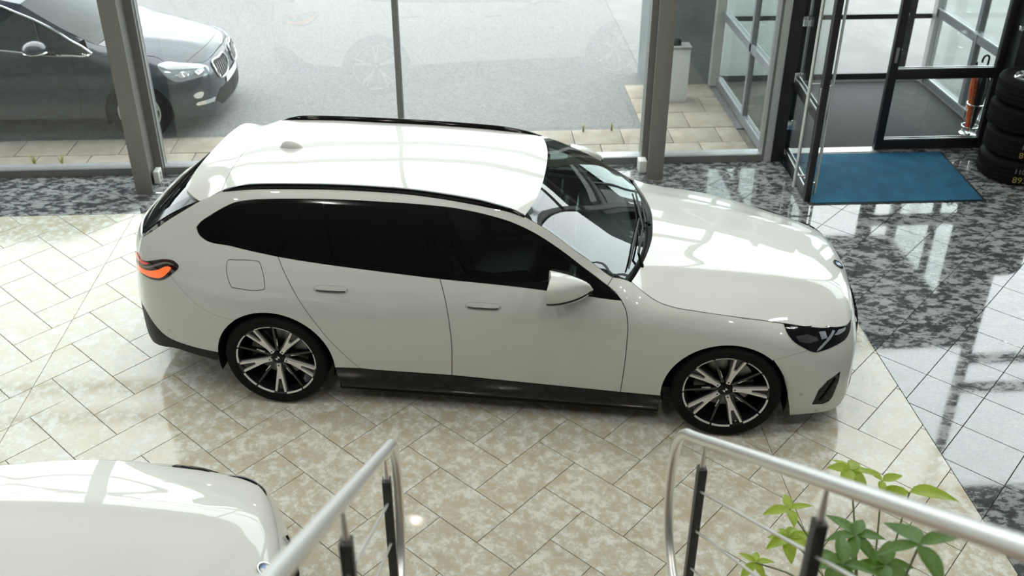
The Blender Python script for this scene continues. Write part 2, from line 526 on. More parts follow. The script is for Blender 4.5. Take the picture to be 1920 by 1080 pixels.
# ---- floor tile materials
def tile_mat(name, stops, scale, streak, speck, rough, ior):
    m = mat(name, (.5, .5, .5), rough, ior=ior)
    geo = N(m, 'ShaderNodeNewGeometry')
    oi = N(m, 'ShaderNodeObjectInfo')
    mp = N(m, 'ShaderNodeMapping')
    mp.inputs['Rotation'].default_value = (0, 0, radians(45))
    mp.inputs['Scale'].default_value = (1, streak, 1)
    cmb = N(m, 'ShaderNodeVectorMath', operation='SCALE')
    cmb.inputs['Scale'].default_value = 40.
    rnd = N(m, 'ShaderNodeCombineXYZ')
    LK(m, oi.outputs['Random'], rnd.inputs['X']); LK(m, oi.outputs['Random'], rnd.inputs['Z'])
    LK(m, rnd.outputs[0], cmb.inputs[0])
    LK(m, geo.outputs['Position'], mp.inputs['Vector'])
    ad = N(m, 'ShaderNodeVectorMath', operation='ADD')
    LK(m, mp.outputs[0], ad.inputs[0]); LK(m, cmb.outputs[0], ad.inputs[1])
    n1 = N(m, 'ShaderNodeTexNoise', Scale=scale, Detail=12, Roughness=.74, Distortion=.1)
    LK(m, ad.outputs[0], n1.inputs['Vector'])
    r1 = ramp(m, stops, n1.outputs['Fac'])
    n2 = N(m, 'ShaderNodeTexNoise', Scale=scale * .42, Detail=5, Roughness=.6)
    LK(m, ad.outputs[0], n2.inputs['Vector'])
    mixc = N(m, 'ShaderNodeMix', data_type='RGBA', blend_type='MULTIPLY')
    r2 = ramp(m, [(.38, (.93, .90, .84)), (.6, (1, 1, 1))] if speck else [(.35, (.8, .8, .8)), (.6, (1, 1, 1))], n2.outputs['Fac'])
    mixc.inputs[0].default_value = 1.
    LK(m, r1.outputs['Color'], mixc.inputs[6]); LK(m, r2.outputs['Color'], mixc.inputs[7])
    last = mixc.outputs[2]
    if speck:
        vo = N(m, 'ShaderNodeTexVoronoi', Scale=38.)
        LK(m, ad.outputs[0], vo.inputs['Vector'])
        r3 = ramp(m, [(.0, (.28, .24, .18)), (.075, (.28, .24, .18)), (.11, (1, 1, 1))], vo.outputs['Distance'])
        mx = N(m, 'ShaderNodeMix', data_type='RGBA', blend_type='MULTIPLY')
        mx.inputs[0].default_value = .55
        LK(m, last, mx.inputs[6]); LK(m, r3.outputs['Color'], mx.inputs[7])
        last = mx.outputs[2]
    LK(m, last, bsdf(m).inputs['Base Color'])
    rr = ramp(m, [(.35, (rough * .6,) * 3), (.65, (rough * 1.5,) * 3)], n1.outputs['Fac'])
    LK(m, rr.outputs['Color'], bsdf(m).inputs['Roughness'])
    sr = ramp(m, [(.44, (.75,) * 3), (.56, (.38,) * 3)], n1.outputs['Fac'])
    LK(m, sr.outputs['Color'], bsdf(m).inputs['Specular IOR Level'])
    return m
M_TILE_A = tile_mat('beige_stone_tile', [(.40, (.54, .50, .40)), (.470, (.56, .53, .43)), (.482, (.56, .57, .51)), (.535, (.60, .61, .55)), (.548, (.69, .71, .66)), (.64, (.72, .745, .70))], 13., 1.0, True, .09, 1.5)
M_TILE_B = tile_mat('grey_stone_tile', [(.40, (.062, .067, .071)), (.490, (.085, .091, .095)), (.505, (.27, .285, .293)), (.62, (.38, .395, .40))], 8., 2.0, False, .05, 1.85)
M_GROUT = grain('grout', (.035, .032, .027), (.05, .046, .04), 20, .8)

TS = .3035; C45 = sqrt(.5); TOX, TOY = -.74506, -1.15657
def t2w(u, v):
    """floor lattice (metres along the two joint directions) -> world"""
    return ((u + v) * C45 + TOX, (-u + v) * C45 + TOY)
def clip(poly, a, b, c):
    """keep a*x+b*y<=c"""
    out = []
    for p, q in zip(poly, poly[1:] + poly[:1]):
        dp = a * p[0] + b * p[1] - c; dq = a * q[0] + b * q[1] - c
        if dp <= 0: out.append(p)
        if (dp < 0) != (dq < 0) and dp != dq:
            t = dp / (dp - dq); out.append((p[0] + (q[0] - p[0]) * t, p[1] + (q[1] - p[1]) * t))
    return out
def clip_box(poly, x0, x1, y0, y1):
    for a, b, c in ((-1, 0, -x0), (1, 0, x1), (0, -1, -y0), (0, 1, y1)):
        if len(poly) < 3: return []
        poly = clip(poly, a, b, c)
    return dedupe(poly) if len(poly) > 2 else []
YW = 3.08          # inner face of the window wall
YS = 2.235         # border between beige field and grey strip
XR = 2.715         # border between beige field and grey field
XA, XB = -8.5, 8.0
YBACK = -11.0
floor_o = struct(box('floor', XA, XR, YBACK, YW + .12, -.2, -.012, M_GROUT))
floor_b = struct(box('floor_border', XR, XB, YBACK, YW + .25, -.2, -.012, M_GROUT))
tag(floor_o, 'beige stone tiles laid in herringbone under the white estate car', None)
tag(floor_b, 'grey mottled stone floor tiles in front of the entrance doors', None)
pieces_a, pieces_b = [], []
g = .0022
for a in range(-60, 60):
    for b in range(-40, 40):
        i = a + 2 * b; j = -a + 2 * b
        for (u0, v0, du, dv) in ((i, j, 2, 1), (i + 2, j, 1, 2)):
            q = [(u0 * TS + g, v0 * TS + g), ((u0 + du) * TS - g, v0 * TS + g), ((u0 + du) * TS - g, (v0 + dv) * TS - g), (u0 * TS + g, (v0 + dv) * TS - g)]
            w = [t2w(*p) for p in q]
            cx = sum(p[0] for p in w) / 4; cy = sum(p[1] for p in w) / 4
            if not (-7.2 < cx < 3.3 and -7 < cy < 3.0): continue
            for x0, x1 in ((-7, -3.42), (-3.42, 1.62), (1.62, XR)):
                pl = clip_box(w, x0 + g * .8, x1 - g * .8, -6.5, (YS if x0 < 1 else 1.5) - g)
                if len(pl) > 2 and abs(area2(pl)) > 4e-4:
                    pieces_a.append(pl)
for iu in range(-40, 40):
    for iv in range(-40, 40):
        u0 = 2.229 + .4045 * iu; v0 = 2.632 + .4005 * iv
        q = [(u0 + g, v0 + g), (u0 + .4045 - g, v0 + g), (u0 + .4045 - g, v0 + .4005 - g), (u0 + g, v0 + .4005 - g)]
        w = [t2w(*p) for p in q]
        cx = sum(p[0] for p in w) / 4; cy = sum(p[1] for p in w) / 4
        if not (-7.4 < cx < 8 and -7 < cy < 4): continue
        for bx in ((1.62 + g, XR, 1.5 + g, YS), (-7, XR, YS + g, 2.66), (-7, XR, 2.66 + g, YW), (XR + g, 7.5, -6, 3.30)):
            pl = clip_box(w, *bx)
            if len(pl) > 2 and abs(area2(pl)) > 4e-4:
                pieces_b.append(pl)
def lay(pieces, parent, m):
    vis = []; rest = MB()
    for pl in pieces:
        c = (sum(p[0] for p in pl) / len(pl), sum(p[1] for p in pl) / len(pl), 0)
        if seen(c, 120): vis.append((-(abs(area2(pl))) / ((c[0] - CX)**2 + (c[1] - CY)**2 + CZ**2), pl))
        else: rest.prism(pl, -.014, 0.)
    vis.sort(key=lambda t: t[0])
    for k, (_, pl) in enumerate(vis):
        if k < 295:
            cx = sum(p[0] for p in pl) / len(pl); cy = sum(p[1] for p in pl) / len(pl)
            ins = inset(pl if area2(pl) > 0 else pl[::-1], .0012)
            pp = pl if area2(pl) > 0 else pl[::-1]
            n = len(pp)
            b = MB()
            v = [(x - cx, y - cy, -.014) for x, y in pp] + [(x - cx, y - cy, -.0012) for x, y in pp] + [(x - cx, y - cy, 0) for x, y in ins]
            f = [tuple(range(2 * n, 3 * n))] + [(i, (i + 1) % n, n + (i + 1) % n, n + i) for i in range(n)] + [(n + i, n + (i + 1) % n, 2 * n + (i + 1) % n, 2 * n + i) for i in range(n)]
            b.raw(v, f)
            b.build('tile', m, parent, loc=(cx, cy, R.uniform(-.0004, .0004)))
        else:
            rest.prism(pl, -.014, 0.)
    if rest.v:
        o = rest.build('tile_field', m, parent); o['kind'] = 'stuff'
    return len(vis)
lay(pieces_a, floor_o, M_TILE_A)
strip = [p for p in pieces_b if sum(q[0] for q in p) / len(p) < XR]
field = [p for p in pieces_b if sum(q[0] for q in p) / len(p) >= XR]
lay(strip + field, floor_b, M_TILE_B)

# ---- walls, ceiling
M_WALL = grain('white_plaster', (.40, .41, .385), (.44, .45, .425), 8, .8)
M_CEIL = grain('ceiling_white', (.55, .55, .54), (.60, .60, .59), 6, .85)
HC = 5.2
struct(box('wall_left', XA - .2, XA, YBACK, YW + .2, -.2, HC, M_WALL))
struct(box('wall_right', XB, XB + .2, YBACK, YW + .2, -.2, HC, M_WALL))
struct(box('wall_back', XA, XB, YBACK - .2, YBACK, -.2, HC, M_WALL))
struct(box('ceiling', XA - .2, XB + .2, YBACK - .2, YW + .3, HC, HC + .2, M_CEIL))
M_LAMP = mat('lamp_diffuser', (.9, .9, .9), .5, emit=(1., .96, .89), estr=30.)
M_LAMPBODY = mat('lamp_housing', (.75, .75, .75), .4)
for iy, y in enumerate((.35, -1.9, -4.1)):
    for ix in range(6):
        x = -5.4 + ix * 2.05
        t = tag(empty('ceiling_light', (x, y, HC)), 'small round white downlight in the showroom ceiling', 'lamp', 'round ceiling downlights')
        MB().lathe([(.075, -.001), (.10, -.001), (.105, -.02), (.075, -.024), (.070, -.012)], 28, closed=True).build('housing', M_LAMPBODY, t, smooth=True, auto=40)
        MB().lathe([(0, -.010), (.069, -.010)], 24).build('diffuser', M_LAMP, t)
        ld = bpy.data.lights.new('downlight', 'AREA'); ld.shape = 'DISK'; ld.size = .13; ld.energy = LAMP_E; ld.color = (1., .96, .89)
        lo = bpy.data.objects.new('bulb', ld); COL.objects.link(lo); lo.parent = t; lo.location = (0, 0, -.035)

# ---- window wall
M_FRAME = grain('grey_window_frame', (.16, .165, .16), (.18, .185, .18), 30, .42, metal=.2)
M_FRAMEL = grain('pale_aluminium_frame', (.46, .47, .47), (.52, .53, .53), 30, .35, metal=.3)
M_FRAMEB = grain('black_door_frame', (.012, .012, .013), (.017, .017, .018), 30, .35)
M_COL = grain('grey_painted_steel', (.165, .16, .145), (.18, .175, .16), 12, .5)
M_SILL = grain('sill_metal', (.36, .37, .38), (.44, .45, .46), 30, .3, metal=.4)
def bay(n, x0, x1, mull, label):
    w = struct(empty('window_%d' % n, (0, 0, 0)))
    tag(w, label, None)
    xs = [x0] + mull + [x1]
    MB().box(x0, x1, YW, YW + .03, 0, .075).build('bottom_rail', M_FRAME, w)
    MB().box(x0, x1, YW + .03, YW + .16, 0, .072).build('window_sill', M_SILL, w)
    MB().box(x0, x1, YW - .1, YW + .2, HC - .3, HC).build('top_rail', M_FRAME, w)
    for z in (2.68, 3.12):
        MB().box(x0, x1, YW, YW + .14, z, z + .05).build('transom', M_FRAME, w)
    for x in (xs if n in (1, 4) else xs[1:]):
        MB().box(x - .026, x + .026, YW - .005, YW + .14, .075, HC - .3).build('mullion', M_FRAME, w)
        MB().box(x + .026, x + .036, YW + .03, YW + .06, .075, HC - .3).build('glazing_bead', M_SILL, w)
    for xa, xb in zip(xs[:-1], xs[1:]):
        for za, zb in ((.07, 2.69), (2.72, 3.13), (3.16, HC - .28)):
            MB().box(xa + .02, xb - .02, YW + .085, YW + .095, za, zb).build('pane', M_PANE, w)
    return w
bay(1, XA, -3.375, [-6.0], 'left showroom window bay with the dark car outside')
bay(2, -3.375, 1.535, [-.94], 'wide showroom window bay behind the white estate car')
bay(3, 1.535, 2.80, [], 'narrow showroom window between the right column and the entrance')
bay(4, 5.62, XB, [], 'window bay right of the entrance')
def ibeam(x, yf, label):
    t = tag(empty('steel_column', (x, yf, 0)), label, 'column')
    h = HC
    MB().box(-.08, .08, 0, .016, 0, h).build('front_flange', M_COL, t, bevel=.002)
    MB().box(-.006, .006, .016, YW - yf - .03, 0, h).build('web', M_COL, t)
    MB().box(-.08, .08, YW - yf - .03, YW - yf - .008, 0, h).build('rear_flange', M_COL, t)
    return t
ibeam(-3.428, 2.63, 'grey steel column standing before the window left of the white estate car')
ibeam(1.588, 2.70, 'grey steel column standing before the window behind the hood of the white car')
M_SOCK = mat('white_socket_plastic', (.72, .72, .68), .4)
for x, s, lab in ((-3.415, 1, 'small white socket box at the foot of the left column'), (1.475, -1, 'small white socket box at the foot of the right column')):
    t = tag(empty('socket_box', (x, 2.86, 0)), lab, 'socket')
    MB().box(.02 if s > 0 else -.02, .075 if s > 0 else .06, 0, .12, 0., .13).build('housing', M_SOCK, t, bevel=.006)
    xf = .0755 if s > 0 else -.0205
    for zc in (.045, .09):
        MB().lathe([(.0, 0), (.016, 0), (.018, .002), (.018, .004)], 16, 'x', (xf, .06, zc)).build('outlet', mat('socket_grey', (.4, .4, .38), .5), t)

# ---- entrance: jamb, doors, vestibule
w = struct(empty('trim_1', (0, 0, 0)))
tag(w, 'black and silver jamb between the narrow window and the open door', None)
MB().box(2.80, 2.875, YW - .01, YW + .17, 0, 2.36).build('silver_post', M_FRAMEL, w)
MB().box(2.875, 3.00, YW - .02, YW + .20, 0, 2.36).build('black_post', M_FRAMEB, w)
MB().box(2.80, 5.62, YW - .02, YW + .20, 2.36, 2.46).build('lintel', M_FRAMEB, w)
for z in (.42, .93, 1.5):
    b = MB().box(2.985, 3.035, YW - .05, YW - .02, z - .05, z + .05); b.build('hinge', M_CHROME, w, bevel=.004)
MB().box(2.80, 5.62, YW + .085, YW + .095, 2.48, HC).build('pane', M_PANE, w)
w = struct(empty('trim_2', (0, 0, 0)))
tag(w, 'black jamb right of the closed door behind the tyre stack', None)
MB().box(5.24, 5.62, YW + .02, YW + .30, 0, 2.36).build('black_post', M_FRAMEB, w)
for z in (.30, .8, 1.38):
    MB().box(5.20, 5.30, YW - .01, YW + .03, z - .025, z + .025).build('hinge', M_CHROME, w, bevel=.004)
MB().box(3.0, 4.07, YW + .17, YW + .30, -.01, .006).build('threshold', M_FRAMEL, w)

def door_leaf(n, W, label, handles):
    """leaf in local x 0..W from the hinge, thickness along y"""
    d = struct(empty('door_%d' % n, (0, 0, 0)))
    tag(d, label, None)
    H = 2.33
    MB().box(0, .075, -.03, .03, .012, H).build('hinge_stile', M_FRAMEB, d, bevel=.003)
    MB().box(W - .085, W, -.03, .03, .012, H).build('lock_stile', M_FRAMEB, d, bevel=.003)
    for z0, z1 in ((.012, .125), (.80, .905), (H - .1, H)):
        MB().box(.075, W - .085, -.028, .028, z0, z1).build('rail', M_FRAMEB, d, bevel=.003)
    for z0, z1 in ((.125, .80), (.905, H - .1)):
        MB().box(.07, W - .08, -.006, .006, z0 - .006, z1 + .006).build('pane', M_PANE, d)
        for s in (-1, 1):
            MB().box(.075, W - .085, s * .022 - .006, s * .022 + .006, z0, z0 + .012).build('glazing_bead', M_ALU, d)
    for (x, y, r, z0, z1) in handles:
        t = MB(); t.tube([(x, y, z0), (x, y, z1)], r, 14)
        h = t.build('pull_handle', M_STEEL, d, smooth=True)
        for z in (z0 + .12, (z0 + z1) / 2, z1 - .12):
            MB().tube([(x, y, z), (x, 0.02 if y > 0 else -.02, z)], .009, 10).build('handle_mount', M_STEEL, h, smooth=True)
    lk = MB().box(W - .06, W - .03, -.034, .034, .98, 1.14).build('lock_plate', M_ALU, d, bevel=.002)
    return d
d1 = door_leaf(1, 1.06, 'open glass entrance door with black frame swung into the showroom', [(.93, -.11, .017, .10, 2.2), (1.0, .075, .013, .06, 2.25)])
ang1 = math.atan2(2.16 - 3.19, 2.965 - 3.045)
d1.location = (3.045, 3.19, 0); d1.rotation_euler = (0, 0, ang1)
d2 = door_leaf(2, 1.19, 'closed glass entrance door with black frame behind the blue mat', [])
d2.location = (5.24, 3.30, 0); d2.rotation_euler = (0, 0, pi)

M_VMAT = grain('grey_ribbed_mat', (.030, .031, .033), (.05, .051, .053), 90, .8)
M_BMAT = grain('blue_carpet', (.003, .075, .155), (.006, .115, .205), 5, .9, detail=8, bump=.3)
v = struct(empty('window_5', (0, 0, 0)))
tag(v, 'glazed left side wall of the entrance vestibule outside', None)
M_FRAMEG = grain('mid_grey_frame', (.20, .21, .22), (.24, .25, .26), 30, .4, metal=.2)
xv = 2.86
for z0, z1 in ((0, .10), (.84, .93), (2.26, 2.36)):
    MB().box(xv - .03, xv + .03, 3.3, 5.34, z0, z1).build('rail', M_FRAMEG, v)
for z in (.10, .93):
    MB().box(xv + .03, xv + .04, 3.34, 5.3, z - .008, z + .004).build('glazing_bead', M_FRAMEL, v)
MB().box(xv - .03, xv + .03, 4.08, 4.14, .1, 2.26).build('mullion', M_FRAMEG, v)
MB().box(xv - .11, xv + .0, 5.30, 5.42, 0, 2.36).build('white_post', M_WALL, v)
for y0, y1 in ((3.3, 4.08), (4.14, 5.3)):
    for z0, z1 in ((.1, .84), (.93, 2.26)):
        MB().box(xv - .005, xv + .005, y0, y1, z0, z1).build('pane', M_PANE, v)
v = struct(empty('window_6', (0, 0, 0)))
tag(v, 'glazed right side wall of the entrance vestibule behind the closed door', None)
xv = 5.47
for z0, z1 in ((0, .10), (.84, .95), (2.26, 2.36)):
    MB().box(xv - .03, xv + .03, 3.38, 5.34, z0, z1).build('rail', M_FRAMEG, v)
for z in (.10, .95):
    MB().box(xv - .045, xv - .03, 3.4, 5.3, z - .01, z + .004).build('glazing_bead', M_FRAMEL, v)
for y in (4.3,):
    MB().box(xv - .035, xv + .035, y - .035, y + .035, .1, 2.26).build('mullion', M_FRAMEG, v)
MB().box(xv - .05, xv + .05, 5.27, 5.37, 0, 2.26).build('silver_post', M_FRAMEL, v)
for y0, y1 in ((3.38, 4.265), (4.335, 5.27)):
    for z0, z1 in ((.1, .84), (.95, 2.26)):
        MB().box(xv - .005, xv + .005, y0, y1, z0, z1).build('pane', M_PANE, v)
v = struct(empty('window_7', (0, 0, 0)))
tag(v, 'outer glazed front of the entrance vestibule with dark rails', None)
yv = 5.40
for z0, z1 in ((0, .10), (.79, .85), (2.26, 2.36)):
    MB().box(2.9, 5.42, yv - .03, yv + .03, z0, z1).build('rail', M_FRAMEB, v)
MB().box(2.9, 5.4, yv - .05, yv - .03, .0, .02).build('threshold', M_FRAMEL, v)
for x in (3.98, 5.16):
    MB().box(x - .05, x + .05, yv - .04, yv + .04, .0, 2.26).build('stile', M_FRAMEB, v)
for z in (.42, .86, 1.3):
    MB().box(5.06, 5.11, yv - .09, yv - .04, z - .012, z + .012).build('hinge', M_CHROME, v, bevel=.003)
for x0, x1 in ((2.9, 3.93), (4.03, 5.11)):
    for z0, z1 in ((.10, .79), (.85, 2.26)):
        MB().box(x0, x1, yv - .005, yv + .005, z0, z1).build('pane', M_PANE, v)
struct(tag(box('ceiling_vestibule', 2.75, 5.6, 3.3, 5.5, 2.36, 2.46, M_WALL), 'flat white roof over the entrance vestibule', None))
struct(tag(box('wall_reflection_blocker', 2.75, 5.6, 5.34, 5.50, 2.46, 3.9, M_FRAMEB), 'black board added above the vestibule roof edge to darken the windscreen reflection', None))  # added board, out of view, keeps sky out of the windscreen's middle
tag(box('vestibule_mat', 2.93, 5.41, 3.40, 5.34, -.012, .004, M_VMAT, bevel=.002), 'dark grey ribbed entrance matting between the two pairs of doors', 'mat')
mt = tag(empty('floor_mat', (3.86, 2.655, 0)), 'blue carpet mat with black rubber edge in front of the entrance', 'mat')
mt.rotation_euler = (0, 0, radians(-.4))
MB().prism([(-.885, -.585), (.845, -.585), (.895, .565), (-.885, .565)], .0005, .006).build('rubber_edge', M_BLACK, mt)
MB().prism([(-.862, -.562), (.820, -.562), (.870, .545), (-.862, .545)], .0061, .011).build('carpet', M_BMAT, mt)

# ================================================================== OUTSIDE
M_ASPH = grain('asphalt', (.165, .164, .163), (.235, .234, .232), 45.0, .95, detail=12, bump=.3, spec=.2)
M_PAVE = grain('concrete_slab', (.26, .222, .175), (.33, .29, .24), 5.0, .8, detail=8)
M_PJOINT = grain('paving_joint', (.13, .12, .10), (.2, .185, .16), 10, .9)
struct(box('ground_asphalt', -60, 60, 4.03, 80, -.25, -.03, M_ASPH))
struct(box('ground_bed', -60, 60, YW + .16, 9.0, -.4, -.045, M_PJOINT))
pv = struct(box('paving', -12, 2.75, YW + .16, 4.03, -.2, -.03, M_PJOINT))
tag(pv, 'pale concrete slab paving outside the showroom window', None)
def slab(x0, x1, y0, y1):
    MB().box(x0 + .004, x1 - .004, y0 + .004, y1 - .004, -.03, R.uniform(-.012, -.008)).build('slab', M_PAVE, pv, bevel=.003)
for r_, (y0, y1) in enumerate(((YW + .165, 3.62), (3.62, 4.03))):
    x = -6.4 + r_ * .27
    while x < 2.7:
        slab(x, min(x + .54, 2.75), y0, y1); x += .54
pv2 = struct(box('paving_entrance', 1.70, 2.75, 4.03, 5.40, -.2, -.029, M_PJOINT))
tag(pv2, 'pale slabs in the corner beside the vestibule', None)
pv_keep, pv = pv, pv2
for k, y0 in enumerate((4.03, 4.49, 4.95)):
    for x0, x1 in (((1.70, 1.98), (1.98, 2.52), (2.52, 2.75)) if k % 2 else ((1.70, 2.24), (2.24, 2.75))):
        slab(x0, x1, y0, min(y0 + .46, 5.4))
M_GWALL = grain('grey_green_render', (.14, .16, .157), (.18, .20, .197), 2.5, .8, detail=8)
struct(tag(box('wall_outside', 1.95, 2.75, 5.40, 5.9, -.05, 3.2, M_GWALL), 'grey rendered pier beside the vestibule outside', None))
M_PALE = grain('pale_forecourt', (.17, .17, .168), (.20, .20, .198), 2., .85)
struct(tag(box('ground_forecourt', 2.0, 16, 5.46, 14, -.2, -.025, M_PALE), 'pale concrete forecourt beyond the vestibule', None))
cb = tag(empty('utility_cabinet', (2.20, 4.86, -.01)), 'small white metal cabinet standing outside beside the grey pier', 'cabinet')
MB().box(-.19, .15, -.07, .10, 0, .655).build('body', mat('cabinet_white', (.66, .67, .66), .45), cb, bevel=.006)
MB().box(-.20, .16, -.08, .11, .655, .685).build('lid', mat('cabinet_lid', (.30, .31, .31), .4), cb, bevel=.004)
MB().box(-.12, .04, -.03, .06, .685, .75).build('cap', M_BLACK, cb, bevel=.01)
M_WEED = grain('weed_green', (.34, .36, .07), (.50, .47, .16), 20, .6)
def weed(x, y, h, n, label):
    t = tag(empty('weed_tuft', (x, y, -.012)), label, 'weed', 'weeds in the paving joints')
    for k in range(n):
        a = R.uniform(0, 2 * pi); l = h * R.uniform(.6, 1); s = R.uniform(.15, .5)
        P = []
        for i in range(5):
            u = i / 4
            w_ = .013 * (1 - u * .9)
            cxx = cos(a) * s * l * u * u; cyy = sin(a) * s * l * u * u
            P.append([(cxx - sin(a) * w_, cyy + cos(a) * w_, l * u), (cxx, cyy, l * u + .003), (cxx + sin(a) * w_, cyy - cos(a) * w_, l * u)])
        MB().grid(np.array(P)).build('leaf', M_WEED, t, smooth=True)
weed(-4.72, 3.33, .20, 7, 'thin green weed at the window foot nearest the left frame edge')
weed(-4.45, 3.34, .16, 8, 'small yellow-green weed tuft second from the left at the window foot')
weed(1.02, 3.98, .11, 6, 'tiny pale weed on the slab edge left of the two by the right column')
weed(1.34, 4.0, .11, 6, 'tiny pale weed on the slab edge nearest the right column')
# ================================================================== ESTATE CAR (local frame: x forward, y left, z up, origin on the ground mid wheelbase)
class HF:
    """height field z=f(x,y)"""
    def __init__(s, f): s.f = f
    def __call__(s, x, y):
        x = np.atleast_1d(np.asarray(x, float)); y = np.atleast_1d(np.asarray(y, float))
        return np.stack([x, y, s.f(x, y)], -1)
    def normal(s, x, y):
        e = .006
        dx = (s.f(x + e, y) - s.f(x - e, y)) / (2 * e); dy = (s.f(x, y + e) - s.f(x, y - e)) / (2 * e)
        n = np.stack([-dx, -dy, np.ones_like(dx)], -1)
        return n / np.linalg.norm(n, axis=1)[:, None]
class PF:
    """generic parametric surface from a function (u,v)->xyz"""
    def __init__(s, f, flip=False): s.f = f; s.k = -1 if flip else 1
    def __call__(s, u, v):
        return s.f(np.atleast_1d(np.asarray(u, float)), np.atleast_1d(np.asarray(v, float)))
    def normal(s, u, v):
        e = .004
        a = s.f(u + e, v) - s.f(u - e, v); b = s.f(u, v + e) - s.f(u, v - e)
        n = np.cross(a, b) * s.k
        return n / (np.linalg.norm(n, axis=1)[:, None] + 1e-12)

DLO_T = [(-2.022, 1.245), (-2.004, 1.268), (-1.938, 1.313), (-1.851, 1.361), (-1.768, 1.398), (-1.66, 1.42), (-1.542, 1.431), (-1.313, 1.443), (-1.031, 1.4495), (-.799, 1.449), (-.569, 1.447), (-.407, 1.442), (-.321, 1.438), (-.201, 1.426), (-.063, 1.406), (.066, 1.379), (.196, 1.336), (.283, 1.298), (.37, 1.253), (.443, 1.212), (.533, 1.157), (.624, 1.101), (.697, 1.058), (.749, 1.021), (.789, .982)]
DLO_B = [(.789, .982), (.616, .993), (.335, 1.012), (.052, 1.027), (-.347, 1.041), (-.52, 1.05), (-.775, 1.065), (-1.068, 1.084), (-1.432, 1.115), (-1.755, 1.155), (-1.972, 1.188), (-2.006, 1.213), (-2.022, 1.245)]
RAIL = [(-1.859, 1.461), (-1.695, 1.478), (-1.277, 1.497), (-.808, 1.5), (-.552, 1.494), (-.413, 1.486), (-.239, 1.473), (-.067, 1.455), (.062, 1.438), (.152, 1.415)]
WSS = [(.152, 1.415), (.296, 1.352), (.408, 1.289), (.485, 1.244), (.575, 1.191), (.664, 1.130), (.727, 1.090), (.825, 1.056)]
DPIL = [(-1.867, 1.456), (-2.031, 1.391), (-2.156, 1.326), (-2.325, 1.228), (-2.425, 1.167), (-2.50, 1.12)]
QD = [(-1.432, 1.115), (-1.384, 1.028), (-1.303, .894), (-1.212, .743), (-1.107, .576), (-.999, .438), (-.917, .349)]
BD = [(-.365, 1.042), (-.325, .917), (-.297, .748), (-.287, .554), (-.294, .343)]
FD = [(.789, .982), (.819, .933), (.837, .858), (.841, .691), (.835, .497), (.822, .303)]
HOODC = [(.849, 1.044), (.937, .995), (1.022, .961), (1.107, .942), (1.275, .924), (1.531, .891), (1.84, .834)]
HOODF = [(1.84, .834), (2.0, .802), (2.204, .772), (2.403, .752), (2.55, .748), (2.75, .752), (2.95, .762), (3.08, .765)]
BUMPR = [(-2.186, .947), (-2.083, .839), (-1.958, .732), (-1.831, .687), (-1.742, .676)]
BUMPF = [(2.009, .690), (1.90, .669), (1.768, .638)]
ARR = (-1.498, .345, .408); ARF = (1.490, .330, .406)
def cutc(c, a, b):
    """sub-curve between s=a and s=b of a curve that is monotone in s (either direction)"""
    P = np.array(c); P = P[np.argsort(P[:, 0])]
    f = pchip(P[:, 0], P[:, 1])
    n = max(2, int(abs(b - a) / .02))
    return [(s, float(f(s))) for s in np.linspace(a, b, n)]
def angof(A, p):
    return math.degrees(math.atan2(p[1] - A[1], p[0] - A[0]))

